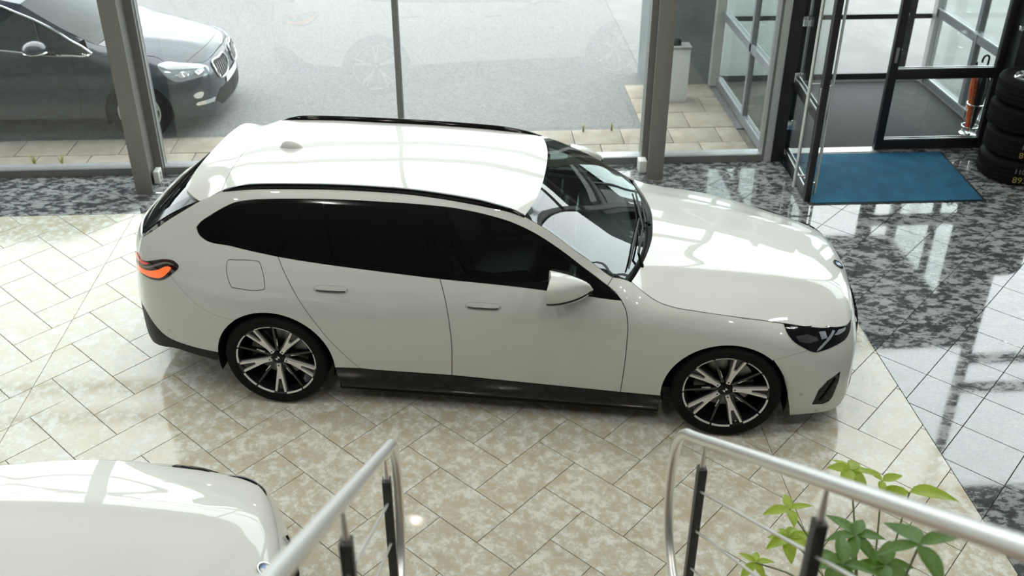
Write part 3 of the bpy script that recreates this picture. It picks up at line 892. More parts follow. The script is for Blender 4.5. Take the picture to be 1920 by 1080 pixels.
def build_estate():
    SS = SideSurf(BASE5, ST5)
    root = empty('estate_car')
    smax = SS.smax; smin = SS.smin
    def both(name, poly, m, step=.035, off=0., gap=.0025, thick=.012, parent=None, parents=None, label=None):
        out = []
        for k, sd in enumerate((-1, 1)):
            mb = surf_panel(MB(), SS, poly, step, off, gap, thick, sd)
            o = add(name, mb.mesh(name, m), None, parents[k] if parents else (parent or root))
            if label: o['label'] = label
            out.append(o)
        return out
    def wrapped(name, poly, m, step=.035, off=0., gap=.0025, thick=.012, parent=None):
        """a panel crossing the centre line: right and left halves in one mesh"""
        mb = MB()
        for sd in (-1, 1): surf_panel(mb, SS, poly, step, off, gap, thick, sd)
        return add(name, mb.mesh(name, m), None, parent or root)
    # ---------- body side panels
    a0 = angof(ARR, (-1.742, .676)); a1 = angof(ARR, (-1.089, .342)); 
    arr_front = arc(*ARR, a0, a1)                     # over the top of the rear arch, towards the door
    side = curve(RAIL) + curve(WSS[:7])[1:] + line([WSS[6], (.697, 1.058)])[1:] + curve(DLO_T[:23])[::-1][1:] \
        + curve(DLO_B[8:])[::-1][1:] + curve(QD)[1:] + line([QD[-1], (-1.089, .342)])[1:] + arr_front[::-1] \
        + curve(BUMPR)[::-1][1:] + line([BUMPR[0], (-2.22, .925), (-2.50, .925), DPIL[-1]])[1:] + curve(DPIL)[::-1][1:]
    both('side_frame', side, M_PAINT)
    rd = cutc(DLO_B, -1.432, -.365) + curve(BD)[1:] + line([BD[-1], (-.802, .343), QD[-1]])[1:] + curve(QD)[::-1][1:]
    fd = cutc(DLO_B[:5], -.347, .789) + curve(FD)[1:] + line([FD[-1], (.178, .325), BD[-1]])[1:] + curve(BD)[::-1][1:]
    rdo = both('rear_door', rd, M_PAINT)
    fdo = both('front_door', fd, M_PAINT)
    af0 = angof(ARF, (1.768, .638)); af1 = angof(ARF, (1.084, .298))
    if af1 < 0: af1 += 360
    fe = curve(FD)[::-1] + line([FD[0], (.749, 1.021), (.697, 1.058), WSS[6], WSS[7], HOODC[0]])[1:] + curve(HOODC)[1:] \
        + curve(HOODF[:3])[1:] + line([HOODF[2], BUMPF[0]])[1:] + curve(BUMPF)[1:] + arc(*ARF, af0, af1) + line([(1.084, .298), FD[-1]])[1:]
    both('front_fender', fe, M_PAINT)
    fb = curve(HOODF[2:]) + line([(smax, .765), (smax, .175)])[1:] + curve([(smax, .175), (2.46, .185), (2.25, .172), (2.084, .178), (1.952, .156)])[1:] \
        + curve([(1.952, .156), (1.905, .33), (1.875, .43), (1.83, .545), (1.768, .638)])[1:] + curve(BUMPF)[::-1][1:] + line([BUMPF[0], HOODF[2]])[1:]
    bump = wrapped('front_bumper', fb, M_PAINT, gap=0.)
    rb = curve(BUMPR) + arc(*ARR, a0, angof(ARR, (-1.904, .390)))[1:] + curve([(-1.904, .390), (-2.10, .405), (-2.286, .438), (-2.42, .52), (-2.509, .573), (-2.62, .585), (smin, .585)])[1:] \
        + line([(smin, .585), (smin, .715), (-2.80, .715), (-2.60, .86), (-2.5, .925), (-2.22, .925), BUMPR[0]])[1:]
    rbo = wrapped('rear_bumper', rb, M_PAINT, gap=0.0)
    df = line([(-1.904, .390), (-1.925, .305), (-2.26, .345), (-2.42, .31), (-2.60, .27), (smin, .27), (smin, .58), (-2.62, .58)]) + curve([(-2.62, .58), (-2.509, .568), (-2.42, .515), (-2.286, .433), (-2.10, .40), (-1.904, .388)])[1:]
    wrapped('rear_diffuser', df, M_BLACK, off=-.004, parent=rbo)
    tg = line([(smin, .72), (-2.80, .72), (-2.60, .865), (-2.505, .93), (-2.505, 1.12), (-2.8, 1.115), (smin, 1.115)], closed=True)
    tgo = wrapped('tailgate', tg, M_PAINT, gap=0.)
    # sills and dark inner shell
    sl = line([(-1.092, .338), (-.917, .345), (-.802, .339), (-.297, .337), (.178, .321), (.822, .299), (1.082, .294), (1.075, .148), (-1.07, .148)], closed=True)
    both('sill_skirt', sl, M_GBLACK, off=-.004, thick=.03)
    shell = line([(-2.5, .32), (-1.93, .31)]) + [(-1.92, .36)] + arc(ARR[0], ARR[1], ARR[2] + .02, angof(ARR, (-1.92, .36)) , angof(ARR, (-1.07, .33)) - 0)[::1] \
        + line([(-1.06, .22), (1.06, .22)]) + arc(ARF[0], ARF[1], ARF[2] + .02, 184, -4)[::1] + line([(1.93, .30), (1.96, .18), (2.5, .19)]) + line([(2.5, .70), (2.2, .73), (1.9, .79), (1.5, .86), (1.1, .91), (.8, .97), (.05, 1.0), (-.8, 1.03), (-1.4, 1.08), (-2.0, 1.15), (-2.5, 1.05)])
    inner = both('inner_shell', shell, M_UNDER, step=.06, off=-.022, gap=0, thick=.0)
    # ---------- hood
    HP = SS(*zip(*(HOODC + HOODF[1:])))
    hx = HP[:, 0]; hy = HP[:, 1]; hz = HP[:, 2]
    zc = pchip([.6, .85, .99, 1.3, 1.6, 1.9, 2.1, 2.22, 2.29, HP[-1, 0] - .012, HP[-1, 0] + .1], [1.075, 1.065, 1.056, 1.024, .986, .938, .893, .856, .826, .785, .60])
    o_ = np.argsort(hx); o_ = [i for k, i in enumerate(o_) if k == 0 or hx[i] - hx[o_[k - 1]] > 1e-4]
    ye = pchip(hx[o_], np.maximum(hy[o_], .02)); ze = pchip(hx[o_], hz[o_])
    def hoodz(x, y):
        Y = np.maximum(ye(x), .03); t = np.clip(np.abs(y) / Y, 0, 1.05)
        yl = np.interp(x, [.85, 2.3], [.56, .30]); k = np.interp(x, [.85, 1.1, 2.0, 2.3], [.2, 1, 1, 0])
        ridge = .010 * k * np.exp(-((np.abs(y) - yl) / .085)**2) + .006 * k * np.clip((yl - np.abs(y)) / .3, 0, 1)
        return ze(x) + (zc(x) - ze(x)) * (1 - t**2.6) + ridge * (1 - t**6)
    hood_s = HF(hoodz)
    right = [(x, -y) for x, y in zip(hx, hy)]
    REAR = [(.849, .735), (.890, .60), (.936, .43), (.979, .18), (.985, 0)]
    edge = curve(right) 
    hpoly = edge + [(x, -y) for x, y in edge[::-1]][1:] + curve(REAR)[1:] + [(x, -y) for x, y in curve(REAR)[::-1]][1:]
    hood = add('hood', surf_panel(MB(), hood_s, hpoly, .03, 0., .003, .02).mesh('hood', M_PAINT), None, root)
    # emblem on the nose
    bd = empty('bonnet_emblem', parent=hood); 
    bx, by = 2.285, -.0
    bz = float(hoodz(np.array([bx]), np.array([by]))[0]); bn = hood_s.normal(np.array([bx]), np.array([by]))[0]
    bd.location = (bx, by, bz); bd.rotation_euler = Vector(bn).to_track_quat('Z', 'Y').to_euler()
    def roundel(parent, r, ax='z'):
        MB().lathe([(0, .001), (r, .001), (r, .004), (r * .96, .006), (r * .62, .006)], 32).build('ring', M_GBLACK, parent, smooth=True)
        MB().lathe([(r * .98, .0055), (r * 1.0, .0072), (r * .93, .0072), (r * .92, .0055)], 32).build('rim', M_CHROME, parent, smooth=True)
        for q in range(4):
            a0_, a1_ = q * pi / 2, (q + 1) * pi / 2
            aa = np.linspace(a0_, a1_, 8)
            v_ = [(0, 0, .0065)] + [(r * .62 * cos(a), r * .62 * sin(a), .0065) for a in aa]
            MB().raw(v_, [(0, i, i + 1) for i in range(1, 8)]).build('quadrant', mat('emblem_blue', (.05, .2, .5), .3) if q % 2 == 0 else mat('emblem_white', (.75, .76, .78), .3), parent)
    roundel(bd, .041)
    # ---------- roof
    RP = SS(*zip(*RAIL))
    zcr = pchip([-2.2, -2.13, -1.98, -1.86, -1.6, -1.3, -.8, -.4, 0., .24, .4], [1.452, 1.464, 1.488, 1.503, 1.517, 1.527, 1.533, 1.520, 1.478, 1.434, 1.40])
    rye = pchip(np.r_[-2.2, -2.10, -1.985, RP[:, 0], .3], np.r_[.575, .60, .640, RP[:, 1], .66]); rze = pchip(np.r_[-2.2, -2.10, -1.985, RP[:, 0], .3], np.r_[1.412, 1.426, 1.392, RP[:, 2], 1.37])
    def roofz(x, y):
        p = np.interp(x, [-2.13, -1.9, -1.7], [3.2, 3.0, 2.5])
        t = np.clip(np.abs(y) / rye(x), 0, 1.1)
        return rze(x) + (zcr(x) - rze(x)) * (1 - t**p)
    roof_s = HF(roofz)
    WT = [(.152, .640), (.185, .52), (.212, .38), (.229, .19), (.233, 0)]
    RR = [(-1.838, .599), (-1.855, .42), (-1.863, .2), (-1.865, 0)]
    side_r = [(x, -y) for x, y, z in RP][1:]
    side_r = [(-1.838, -.599)] + side_r
    rp = curve(side_r) + [(x, -y) for x, y in curve(WT)][1:] + [(x, y) for x, y in curve(WT)[::-1]][1:] + [(x, -y) for x, y in curve(side_r)[::-1]][1:] + curve(RR)[1:] + [(x, -y) for x, y in curve(RR)[::-1]][1:]
    add('roof_panel', surf_panel(MB(), roof_s, rp, .04, 0., .0015, .02).mesh('roof_panel', M_PAINT), None, root)
    SPE = [(-1.838, -.599), (-1.90, -.616), (-1.985, -.638), (-2.045, -.607), (-2.098, -.568), (-2.12, -.42), (-2.131, -.2), (-2.133, 0)]
    sp = [(x, -y) for x, y in curve(RR)] ; sp = sp[::-1] + curve(SPE[:3])[1:] + curve(SPE[2:])[1:]
    sp = sp + [(x, -y) for x, y in sp[::-1]][1:]
    spo = add('roof_spoiler', surf_panel(MB(), roof_s, sp, .03, 0., .002, .035).mesh('roof_spoiler', M_PAINT), None, root)
    # fin antenna
    fz = float(roofz(np.array([-1.55]), np.array([0.]))[0])
    P = []
    for i, u in enumerate(np.linspace(0, 1, 10)):
        h = .052 * (sin(pi * min(1, u * 1.0)**.75) ** .7 if 0 < u < 1 else 0); w_ = .030 * (sin(pi * (u * .92 + .04)))**.6
        x = -1.635 + .175 * u
        P.append([(x, w_ * cos(a), fz - .004 + h * sin(a)) for a in np.linspace(0, pi, 9)])
    MB().grid(np.array(P)).build('antenna_fin', M_PAINT, root, smooth=True, auto=80)
    # roof rails
    rl = [np.array(p) for p in SS(*zip(*curve(RAIL, .04)))]
    for sd in (-1, 1):
        mb = MB(); Pp = []
        n = len(rl)
        for i, p in enumerate(rl):
            u = i / (n - 1); k = min(1, u / .10, (1 - u) / .16); k = max(k, .04)**.6
            base = p + np.array((0, .002, -.003)); hh = .034 * k; ww = .030
            prof = [(0.004, -.006), (.006, hh * .6), (.001, hh), (-.012, hh * 1.05), (-.024, hh * .8), (-.030, -.004)]
            Pp.append([(base[0], sd * (base[1] + a), base[2] + b) for a, b in prof])
        mb.grid(np.array(Pp), wrap=False)
        mb.build('roof_rail', M_GBLACK, root, smooth=True, auto=50)
    # ---------- windscreen and cowl
    WE = SS(*zip(*WSS)); WE[-1] = (.80, .745, 1.060); WE[-2] = (.726, .772, 1.096)
    tE = np.r_[0, np.cumsum(np.linalg.norm(np.diff(WE, axis=0), axis=1))]; tE /= tE[-1]
    wex, wey, wez = [pchip(tE, WE[:, k]) for k in range(3)]
    def wsf(v, t):
        tt = np.clip(t, 0, 1)
        cxx = .228 + (.935 - .228) * tt; czz = 1.428 + (1.050 - 1.428) * tt + .002 * np.sin(pi * tt)
        q = np.abs(v)**2.4
        return np.stack([cxx + (wex(tt) - cxx) * q, wey(tt) * v, czz + (wez(tt) - czz) * q], -1)
    ws_s = PF(wsf, flip=True)
    nv, ntt = 41, 25
    VV, TT = np.meshgrid(np.linspace(-1, 1, nv), np.linspace(0, 1, ntt), indexing='ij')
    Pw = wsf(VV.ravel(), TT.ravel()).reshape(nv, ntt, 3)
    Nw = ws_s.normal(VV.ravel(), np.clip(TT.ravel(), .01, .99)).reshape(nv, ntt, 3)
    if Nw[nv // 2, ntt // 2, 2] < 0: Nw = -Nw
    wsh = MB().grid(Pw, n=Nw).mesh('windscreen', M_CGLASS)
    wso = add('windscreen', wsh, None, root)
    # black band round the screen edge (ceramic print) and top corner patches
    def band(name, v0, v1, t0, t1, nn=24):
        a, b = np.meshgrid(np.linspace(v0, v1, 2 if abs(v1 - v0) < .2 else nn), np.linspace(t0, t1, 2 if abs(t1 - t0) < .2 else nn), indexing='ij')
        Pb = wsf(a.ravel(), b.ravel()).reshape(*a.shape, 3); Nb = ws_s.normal(a.ravel(), np.clip(b.ravel(), .01, .99)).reshape(*a.shape, 3)
        if Nb[0, 0, 2] < 0: Nb = -Nb
        MB().grid(Pb - Nb * .003, n=Nb).build(name, M_GBLACK, wso) if False else add(name, MB().grid(Pb - Nb * .003, n=Nb).mesh(name, M_GBLACK), None, wso)
    band('edge_band', -1, 1, 0, .035); band('edge_band', -1, 1, .90, 1.0)
    band('edge_band', -1, -.955, 0, 1); band('edge_band', .955, 1, 0, 1)
    # cowl
    cw = []
    HR = curve(REAR, .05)[::-1]; full = [(x, -y) for x, y in HR[::-1]] + HR[1:]
    for x, y in full:
        zh = float(hoodz(np.array([x]), np.array([y]))[0])
        v = np.clip(y / .745, -1, 1); q = wsf(np.array([v]), np.array([.99]))[0]
        cw.append([(x + .012, y, zh - .012), (x - .004, y, zh - .030), (q[0] * .5 + x * .5, y, min(zh, q[2]) - .034), (q[0] + .01, q[1], q[2] - .012), (q[0] - .03, q[1] * .99, q[2] + .002)])
    MB().grid(np.array(cw)).build('cowl_panel', M_BLACK, root, smooth=True, auto=60)
    # wipers
    def wiper(base, elbow, tip, b0, b1):
        t = empty('wiper', parent=root)
        up = np.array((0, 0, 1.))
        MB().tube([np.array(base), np.array(base) + (0, 0, .02), np.array(elbow)], [.012, .012, .008], 8).build('wiper_arm', M_GBLACK, t, smooth=True)
        MB().tube([elbow, tip], [.009, .006], 8, flat=.6).build('arm_cover', M_BLACK, t, smooth=True)
        MB().tube([b0, (np.array(b0) + np.array(b1)) / 2 + (0, 0, .006), b1], [.005, .011, .005], 8).build('wiper_blade', M_BLACK, t, smooth=True)
    def wsp(v, t, o=.02):
        p = wsf(np.array([v]), np.array([t]))[0]; n = ws_s.normal(np.array([v]), np.array([t]))[0]
        if n[2] < 0: n = -n
        return p + n * o
    wiper((.915, -.55, 1.03), wsp(-.62, .97, .035), wsp(-.12, .955, .03), wsp(-.86, .965), wsp(.02, .925))
    wiper((.965, .02, 1.045), wsp(-.02, .985, .03), wsp(.42, .965, .03), wsp(-.18, .97), wsp(.62, .94))
    # ---------- side glass
    T_ = curve(DLO_T); B_ = curve(DLO_B)
    tfun = pchip(*zip(*sorted(set((round(a, 4), b) for a, b in DLO_T)))); bfun = pchip(*zip(*sorted(set((round(a, 4), b) for a, b in DLO_B))))
    def dlo_cut(a, b, bl=None, br=None):
        n = max(3, int((b - a) / .03)); ss = np.linspace(a, b, n)
        return [(s, float(bfun(s))) for s in ss], [(s, float(tfun(s))) for s in ss[::-1]]
    # black surround: rear part is one dark gloss panel
    b1, t1 = dlo_cut(-2.018, -.345); t1 = [(s, z) for s, z in t1]
    rear_poly = b1 + [(-.44, float(tfun(-.44)))] + [q for q in t1 if q[0] < -.45]
    both('window_surround', rear_poly, M_GBLACK, off=-.006, gap=0., thick=.01, step=.05)
    def pane(name, poly, m, off=-.003, parents=None):
        return both(name, poly, m, off=off, gap=.0, thick=.004, step=.05, parents=parents)
    q_pane = curve([(-1.93, 1.262), (-1.86, 1.335), (-1.76, 1.378), (-1.6, 1.408), (-1.45, 1.416), (-1.27, 1.423)]) + line([(-1.27, 1.423), (-1.353, 1.243), (-1.412, 1.150)])[1:] + cutc([(s, z + .03) for s, z in DLO_B], -1.412, -1.86)[1:] 
    pane('quarter_window', q_pane, M_PRIV)
    b2 = cutc([(s, z + .030) for s, z in DLO_B], -1.40, -1.075)
    pane('rear_door_vent_window', b2 + line([(-1.075, b2[-1][1]), (-1.093, 1.20), (-1.155, 1.428), (-1.262, 1.424), (-1.345, 1.243), (-1.40, b2[0][1])])[1:], M_PRIV, parents=rdo)
    b3 = cutc([(s, z + .030) for s, z in DLO_B], -1.058, -.415)
    pane('rear_door_window', b3 + line([(-.415, b3[-1][1]), (-.45, 1.20), (-.502, 1.424)])[1:] + cutc([(s, z - .024) for s, z in DLO_T], -.51, -1.14)[1:] + line([(-1.14, 1.425), (-1.08, 1.20), (-1.058, b3[0][1])])[1:], M_PRIV, parents=rdo)
    # front door: see-through pane framed by strips
    fb0 = cutc([(s, z + .032) for s, z in DLO_B], -.285, .50)
    ft = cutc([(s, z - .024) for s, z in DLO_T], .50, -.36)
    ft = [q for q in ft]
    pane('front_door_window', fb0 + line([fb0[-1], (.515, ft[0][1])])[1:] + ft[1:] + line([ft[-1], (-.33, 1.25), fb0[0]])[1:], M_CGLASS2, parents=fdo)
    strip = cutc(DLO_B, -.345, .787) + cutc([(s, z + .036) for s, z in DLO_B[1:-3]], .60, -.345)
    both('window_sill_strip', strip, M_GBLACK, off=-.002, gap=0, thick=.01, parents=fdo)
    bp = line([(-.345, 1.045), (-.27, 1.075), (-.31, 1.25), (-.352, 1.436), (-.45, 1.44), (-.39, 1.25), (-.345, 1.045)])
    both('pillar_cover', bp[:-1], M_GBLACK, off=-.004, gap=0, thick=.01)
    topstrip = cutc(DLO_T, -.45, .72) + cutc([(s, z - .027) for s, z in DLO_T], .70, -.45)
    both('window_top_strip', topstrip, M_GBLACK, off=-.004, gap=0, thick=.012)
    sail = [(.49, float(bfun(.49)) + .03), (.60, .995), (.787, .983), (.749, 1.018), (.697, 1.054), (.624, 1.098), (.533, 1.153), (.50, 1.172)]
    both('mirror_sail', line(sail, closed=True), M_GBLACK, off=-.003, gap=0, thick=.01, parents=fdo)
    # ---------- tailgate glass
    def rgf(v, t):
        q = np.abs(v)**2
        x0 = -2.085 + .085 * q; z0 = 1.435 - .052 * q; y0 = .625
        x1 = -2.535 + .150 * q; z1 = 1.118 + .030 * q; y1 = .690
        return np.stack([x0 + (x1 - x0) * t - .015 * np.sin(pi * t), (y0 + (y1 - y0) * t) * v, z0 + (z1 - z0) * t + .015 * np.sin(pi * t)], -1)
    VV, TT = np.meshgrid(np.linspace(-1, 1, 25), np.linspace(0, 1, 13), indexing='ij')
    Pr = rgf(VV.ravel(), TT.ravel()).reshape(25, 13, 3)
    rgl = MB().grid(Pr).build('rear_window', M_PRIV, tgo, smooth=True, auto=80)
    for v0, v1 in ((-1.02, -.86), (.86, 1.02)):
        VV, TT = np.meshgrid(np.linspace(v0, v1, 5), np.linspace(0, 1.02, 13), indexing='ij')
        Pq = rgf(VV.ravel(), TT.ravel()).reshape(5, 13, 3) + np.array((-.006, 0, .010))
        MB().grid(Pq).build('side_blade', M_GBLACK, tgo, smooth=True, auto=80)
    def rgp(v, t, o=.02): return rgf(np.array([v]), np.array([t]))[0] + np.array((-.55, 0, .83)) * o
    MB().tube([rgp(0, .10, .0), rgp(0, .10, .03), rgp(-.30, .35, .028), rgp(-.55, .52, .03)], [.016, .014, .009, .006], 8).build('rear_wiper', M_BLACK, tgo, smooth=True)
    MB().tube([rgp(-.12, .22, .022), rgp(-.78, .66, .022)], [.006, .006], 8).build('rear_wiper_blade', M_BLACK, tgo, smooth=True)
    # ---------- lamps, grille, intakes
    M_HL = mat('headlamp_dark', (.004, .0045, .006), .06, spec=.4)
    M_DRL = mat('light_guide', (.45, .50, .58), .15, .5)
    M_HL2 = mat('headlamp_reflector', (.16, .165, .17), .15, .8)
    hl_poly = curve([(1.836, .833), (1.88, .826), (2.0, .804), (2.204, .775), (2.40, .752), (2.49, .748)]) + curve([(2.49, .748), (2.42, .728), (2.30, .700), (2.19, .684), (2.10, .668), (2.045, .667), (1.952, .712), (1.880, .762), (1.845, .806), (1.836, .833)])[1:-1]
    hls = both('headlight', hl_poly, M_HL, off=.004, gap=0., thick=.012)
    for pp, m_, of in ((line([(1.905, .775), (1.99, .772), (2.06, .745), (2.07, .728), (2.0, .727), (1.925, .745)], closed=True), M_HL2, .006),
                   (line([(2.085, .765), (2.135, .762), (2.14, .73), (2.095, .728)], closed=True), M_DRL, .006),
                   (line([(2.05, .672), (2.075, .676), (2.16, .722), (2.22, .757), (2.20, .762), (2.13, .722), (2.06, .684)], closed=True), M_DRL, .0065),
                   (line([(2.20, .738), (2.235, .735), (2.33, .742), (2.36, .752), (2.26, .757)], closed=True), M_DRL, .0065),
                   (line([(1.875, .82), (1.93, .815), (1.93, .807), (1.88, .809)], closed=True), M_HL2, .006)):
        both('lamp_element', pp, m_, off=of, gap=0., thick=.004, step=.02, parents=hls)
    M_TLB = mat('tail_lamp_dark', (.02, .006, .006), .08, coat=1., coat_rough=.0)
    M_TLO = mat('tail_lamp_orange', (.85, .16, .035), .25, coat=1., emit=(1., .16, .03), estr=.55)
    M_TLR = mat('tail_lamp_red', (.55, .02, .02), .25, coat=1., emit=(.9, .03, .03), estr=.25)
    M_TLG = mat('tail_lamp_grey', (.30, .27, .26), .2, .5)
    tl = curve([(-2.62, .955), (-2.50, .972), (-2.38, .998), (-2.30, 1.024), (-2.22, 1.042), (-2.16, 1.040), (-2.118, 1.012), (-2.165, .955), (-2.246, .899), (-2.33, .880), (-2.418, .876), (-2.54, .870), (-2.66, .868), (-2.70, .93)], closed=True)
    tls = both('tail_light', tl, M_TLB, off=.004, gap=0., thick=.012)
    for pp, m_ in ((curve([(-2.56, .888), (-2.42, .892), (-2.33, .897), (-2.258, .912), (-2.195, .962), (-2.172, .995), (-2.20, 1.000), (-2.27, .968), (-2.36, .937), (-2.46, .922), (-2.56, .915)], closed=True), M_TLO),
                   (curve([(-2.60, .952), (-2.50, .957), (-2.42, .962), (-2.37, .985), (-2.46, .978), (-2.60, .968)], closed=True), M_TLR),
                   (curve([(-2.58, .930), (-2.46, .938), (-2.36, .955), (-2.28, .990), (-2.20, 1.018), (-2.152, 1.015), (-2.20, 1.027), (-2.29, 1.003), (-2.37, .967), (-2.46, .948), (-2.58, .940)], closed=True), M_TLG)):
        both('lamp_element', pp, m_, off=.007, gap=0., thick=.004, step=.03, parents=tls)
    gr = line([(2.70, .445), (2.72, .60), (2.80, .685), (2.92, .715), (3.04, .70), (3.055, .60), (3.04, .43), (2.9, .40)], closed=True)
    go = both('kidney_grille', gr, M_GBLACK, off=.006, gap=0., thick=.02)
    for k in range(7):
        s0 = 2.735 + k * .045
        both('grille_slat', line([(s0, .45), (s0 + .008, .45), (s0 + .012, .68), (s0 + .004, .68)], closed=True), M_BLACK, off=.016, gap=0., thick=.012, parents=go)
    kf = curve(gr[::3], closed=True)
    lowi = line([(2.50, .205), (2.46, .30), (2.56, .355), (smax, .36), (smax, .215)], closed=True)
    wrapped('lower_intake', lowi, M_BLACK, off=.003, gap=0., thick=.01, parent=bump)
    it = curve([(2.075, .262), (2.10, .375)]) + line([(2.10, .375), (2.155, .445), (2.243, .492), (2.243, .42), (2.215, .30), (2.195, .268), (2.15, .255)])[1:]
    ib = both('bumper_intake', it, M_GBLACK, off=.002, gap=0., thick=.03)
    for p_ in ((line([(2.12, .29), (2.135, .285), (2.215, .44), (2.21, .455)], closed=True)),):
        both('intake_blade', p_, M_BLACK, off=.012, gap=0., thick=.012, step=.02, parents=ib)
    # plate carrier
    # ---------- door handles, fuel flap, sensors
    M_SEAM = mat('seam_shadow', (.02, .02, .02), .6)
    def ribbon(poly, wdt=.0035, name='seam', parents=None, m=None, closed=True):
        P_ = dedupe(poly)
        if area2(P_) < 0: P_ = P_[::-1]
        I_ = inset(P_, wdt)
        for k, sd in enumerate((-1, 1)):
            q = SS(*zip(*P_)) + SS.normal(*map(np.array, zip(*P_))) * .0012; r_ = SS(*zip(*I_)) + SS.normal(*map(np.array, zip(*I_))) * .0012
            nn = SS.normal(*map(np.array, zip(*P_)))
            G = np.stack([q, r_], 1); G = np.concatenate([G, G[:1]], 0)
            G = G.copy(); G[:, :, 1] *= sd
            MB().grid(G).build(name, m or M_SEAM, parents[k] if parents else root)
    fl = curve([(-1.782, 1.045), (-1.775, 1.072), (-1.72, 1.079), (-1.60, 1.083), (-1.552, 1.076), (-1.535, 1.04), (-1.512, .945), (-1.513, .918), (-1.545, .908), (-1.70, .908), (-1.742, .913), (-1.757, .94)], closed=True)
    flp = both('fuel_flap', fl, M_PAINT, off=.0008, gap=.003, thick=.003)
    ribbon(fl, parents=flp)
    M_HDARK = mat('handle_recess_shade', (.10, .105, .10), .4)  # shadow below the handle, painted as a dark patch on the door
    for doors, s0, zz0, sl_ in ((rdo, -1.075, .945, .0), (fdo, -.083, .897, .0)):
        def pill(x0, x1, z0, z1, e=5.):
            c0, c1, hw, hh = (x0 + x1) / 2, (z0 + z1) / 2, (x1 - x0) / 2, (z1 - z0) / 2
            return [(c0 + hw * np.sign(cos(a)) * abs(cos(a))**(2 / e), c1 + hh * np.sign(sin(a)) * abs(sin(a))**(2 / 2.6)) for a in np.linspace(0, 2 * pi, 40, endpoint=False)]
        hd = pill(s0 - .112, s0 + .115, zz0 - .030, zz0 + .020)
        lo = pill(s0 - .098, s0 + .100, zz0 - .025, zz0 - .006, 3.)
        up = pill(s0 - .106, s0 + .109, zz0 - .010, zz0 + .016)
        both('handle_recess_shade', lo, M_HDARK, off=.0015, gap=0, thick=.002, step=.012, parents=doors)
        both('door_handle', up, M_PAINT, off=.010, gap=0, thick=.012, step=.012, parents=doors)
        ribbon(hd, .0022, 'handle_seam', parents=doors, m=mat('seam_light', (.30, .30, .28), .5))
    for (s_, z_) in ((-2.255, .50), (1.985, .355), (2.115, .205)):
        c_ = [(s_ + .011 * cos(a), z_ + .011 * sin(a)) for a in np.linspace(0, 2 * pi, 14, endpoint=False)]
        ribbon(c_, .003, 'parking_sensor', m=mat('seam_light', (.30, .30, .28), .5))
    # ---------- mirrors
    for sd in (-1, 1):
        t = empty('wing_mirror', (0, 0, 0), parent=root)
        mb = MB(); lo = MB(); P = []
        xs = np.linspace(0, 1, 15)
        rings = []
        for u in xs:
            # section shrinking towards the front tip (x grows), rear face open at u=0
            x = .352 + .262 * u
            k = (1 - u**2.2)**.55
            hy0, hy1 = .885 + .045 * u, 1.095 - .115 * u**1.6
            cz = 1.108 - .012 * u; hz = .082 * k + .003
            cy = (hy0 + hy1) / 2; wy = (hy1 - hy0) / 2 * (k * .8 + .2)
            row = []
            for a in np.linspace(0, 2 * pi, 28, endpoint=False):
                e = .62
                ca, sa = cos(a), sin(a)
                yy = cy + wy * np.sign(ca) * abs(ca)**e
                zz_ = cz + hz * np.sign(sa) * abs(sa)**e + (.018 * (ca) if sa > 0 else 0) * -1
                row.append((x - .02 * abs(ca), sd * yy, zz_))
            rings.append(row)
        G = np.array(rings)
        up_ = [k for k in range(28)]
        top = G[:, list(range(0, 15))] ; bot = G[:, list(range(14, 28)) + [0]]
        # white cap, dark line, painted lower lip, black base
        MB().grid(G[:, list(range(26, 28)) + list(range(0, 17))]).build('mirror_cap', M_PAINT, t, smooth=True, auto=60)
        MB().grid(G[:, list(range(16, 27))]).build('mirror_base', M_GBLACK, t, smooth=True, auto=60)
        c = G[0].mean(0)
        MB().raw([c] + list(G[0] * .96 + c * .04 + np.array((.012, 0, 0))), [(0, i + 1, (i + 1) % 28 + 1) for i in range(28)]).build('mirror_glass', M_MIRROR, t)
        MB().tube([(.53, sd * .92, 1.045), (.60, sd * .87, 1.025)], [.026, .020], 10).build('mirror_stalk', M_GBLACK, t, smooth=True)
        MB().tube([tuple(p) for p in G[:-1, 26]], .0035, 6).build('mirror_seam', M_GBLACK, t, smooth=True)
        MB().tube([tuple(p) for p in G[:-1, 24]], .004, 6).build('mirror_lip', M_PAINT, t, smooth=True)
    # ---------- wheels
    RIM = .2775; RT = .356
    def wheel(xc, sd, rot0):
        w_ = empty('wheel', (xc, sd * .80, RT), parent=root)
        # local +y is outboard; the left side flips by rotation
        w_.rotation_euler = (0, 0, 0 if sd > 0 else pi)
        prof = [(RIM - .004, .125), (RIM + .006, .132), (RIM + .030, .141), (RIM + .055, .139), (RT - .012, .128), (RT - .003, .112), (RT, .09), (RT, .045), (RT - .006, .043), (RT - .006, .036), (RT, .034), (RT, -.034), (RT - .006, -.036), (RT - .006, -.043), (RT, -.045), (RT, -.09), (RT - .012, -.128), (RIM + .03, -.14), (RIM - .004, -.125)]
        MB().lathe(prof, 64, 'y').build('tyre', M_RUBBER, w_, smooth=True, auto=30)
        rim = MB().lathe([(RIM - .002, .127), (RIM - .010, .122), (RIM - .018, .10), (RIM - .022, .02), (RIM - .022, -.12)], 64, 'y').build('rim_barrel', M_DALLOY, w_, smooth=True)
        MB().lathe([(0, .0), (.19, .0), (.19, -.03), (0, -.03)], 40, 'y').build('brake_disc', M_DISC, w_, smooth=True, auto=30)
        cal = MB(); 
        aa = np.linspace(radians(-35), radians(35), 8)
        cal.grid(np.array([[(r * cos(a), y, r * sin(a)) for (r, y) in ((.125, .035), (.20, .035), (.205, -.02))] for a in aa])).build('brake_caliper', mat('caliper_grey', (.10, .10, .10), .4, .5), w_, smooth=True, auto=40)
        # silver outer ring in five arcs with gaps
        ringm = M_ALLOY
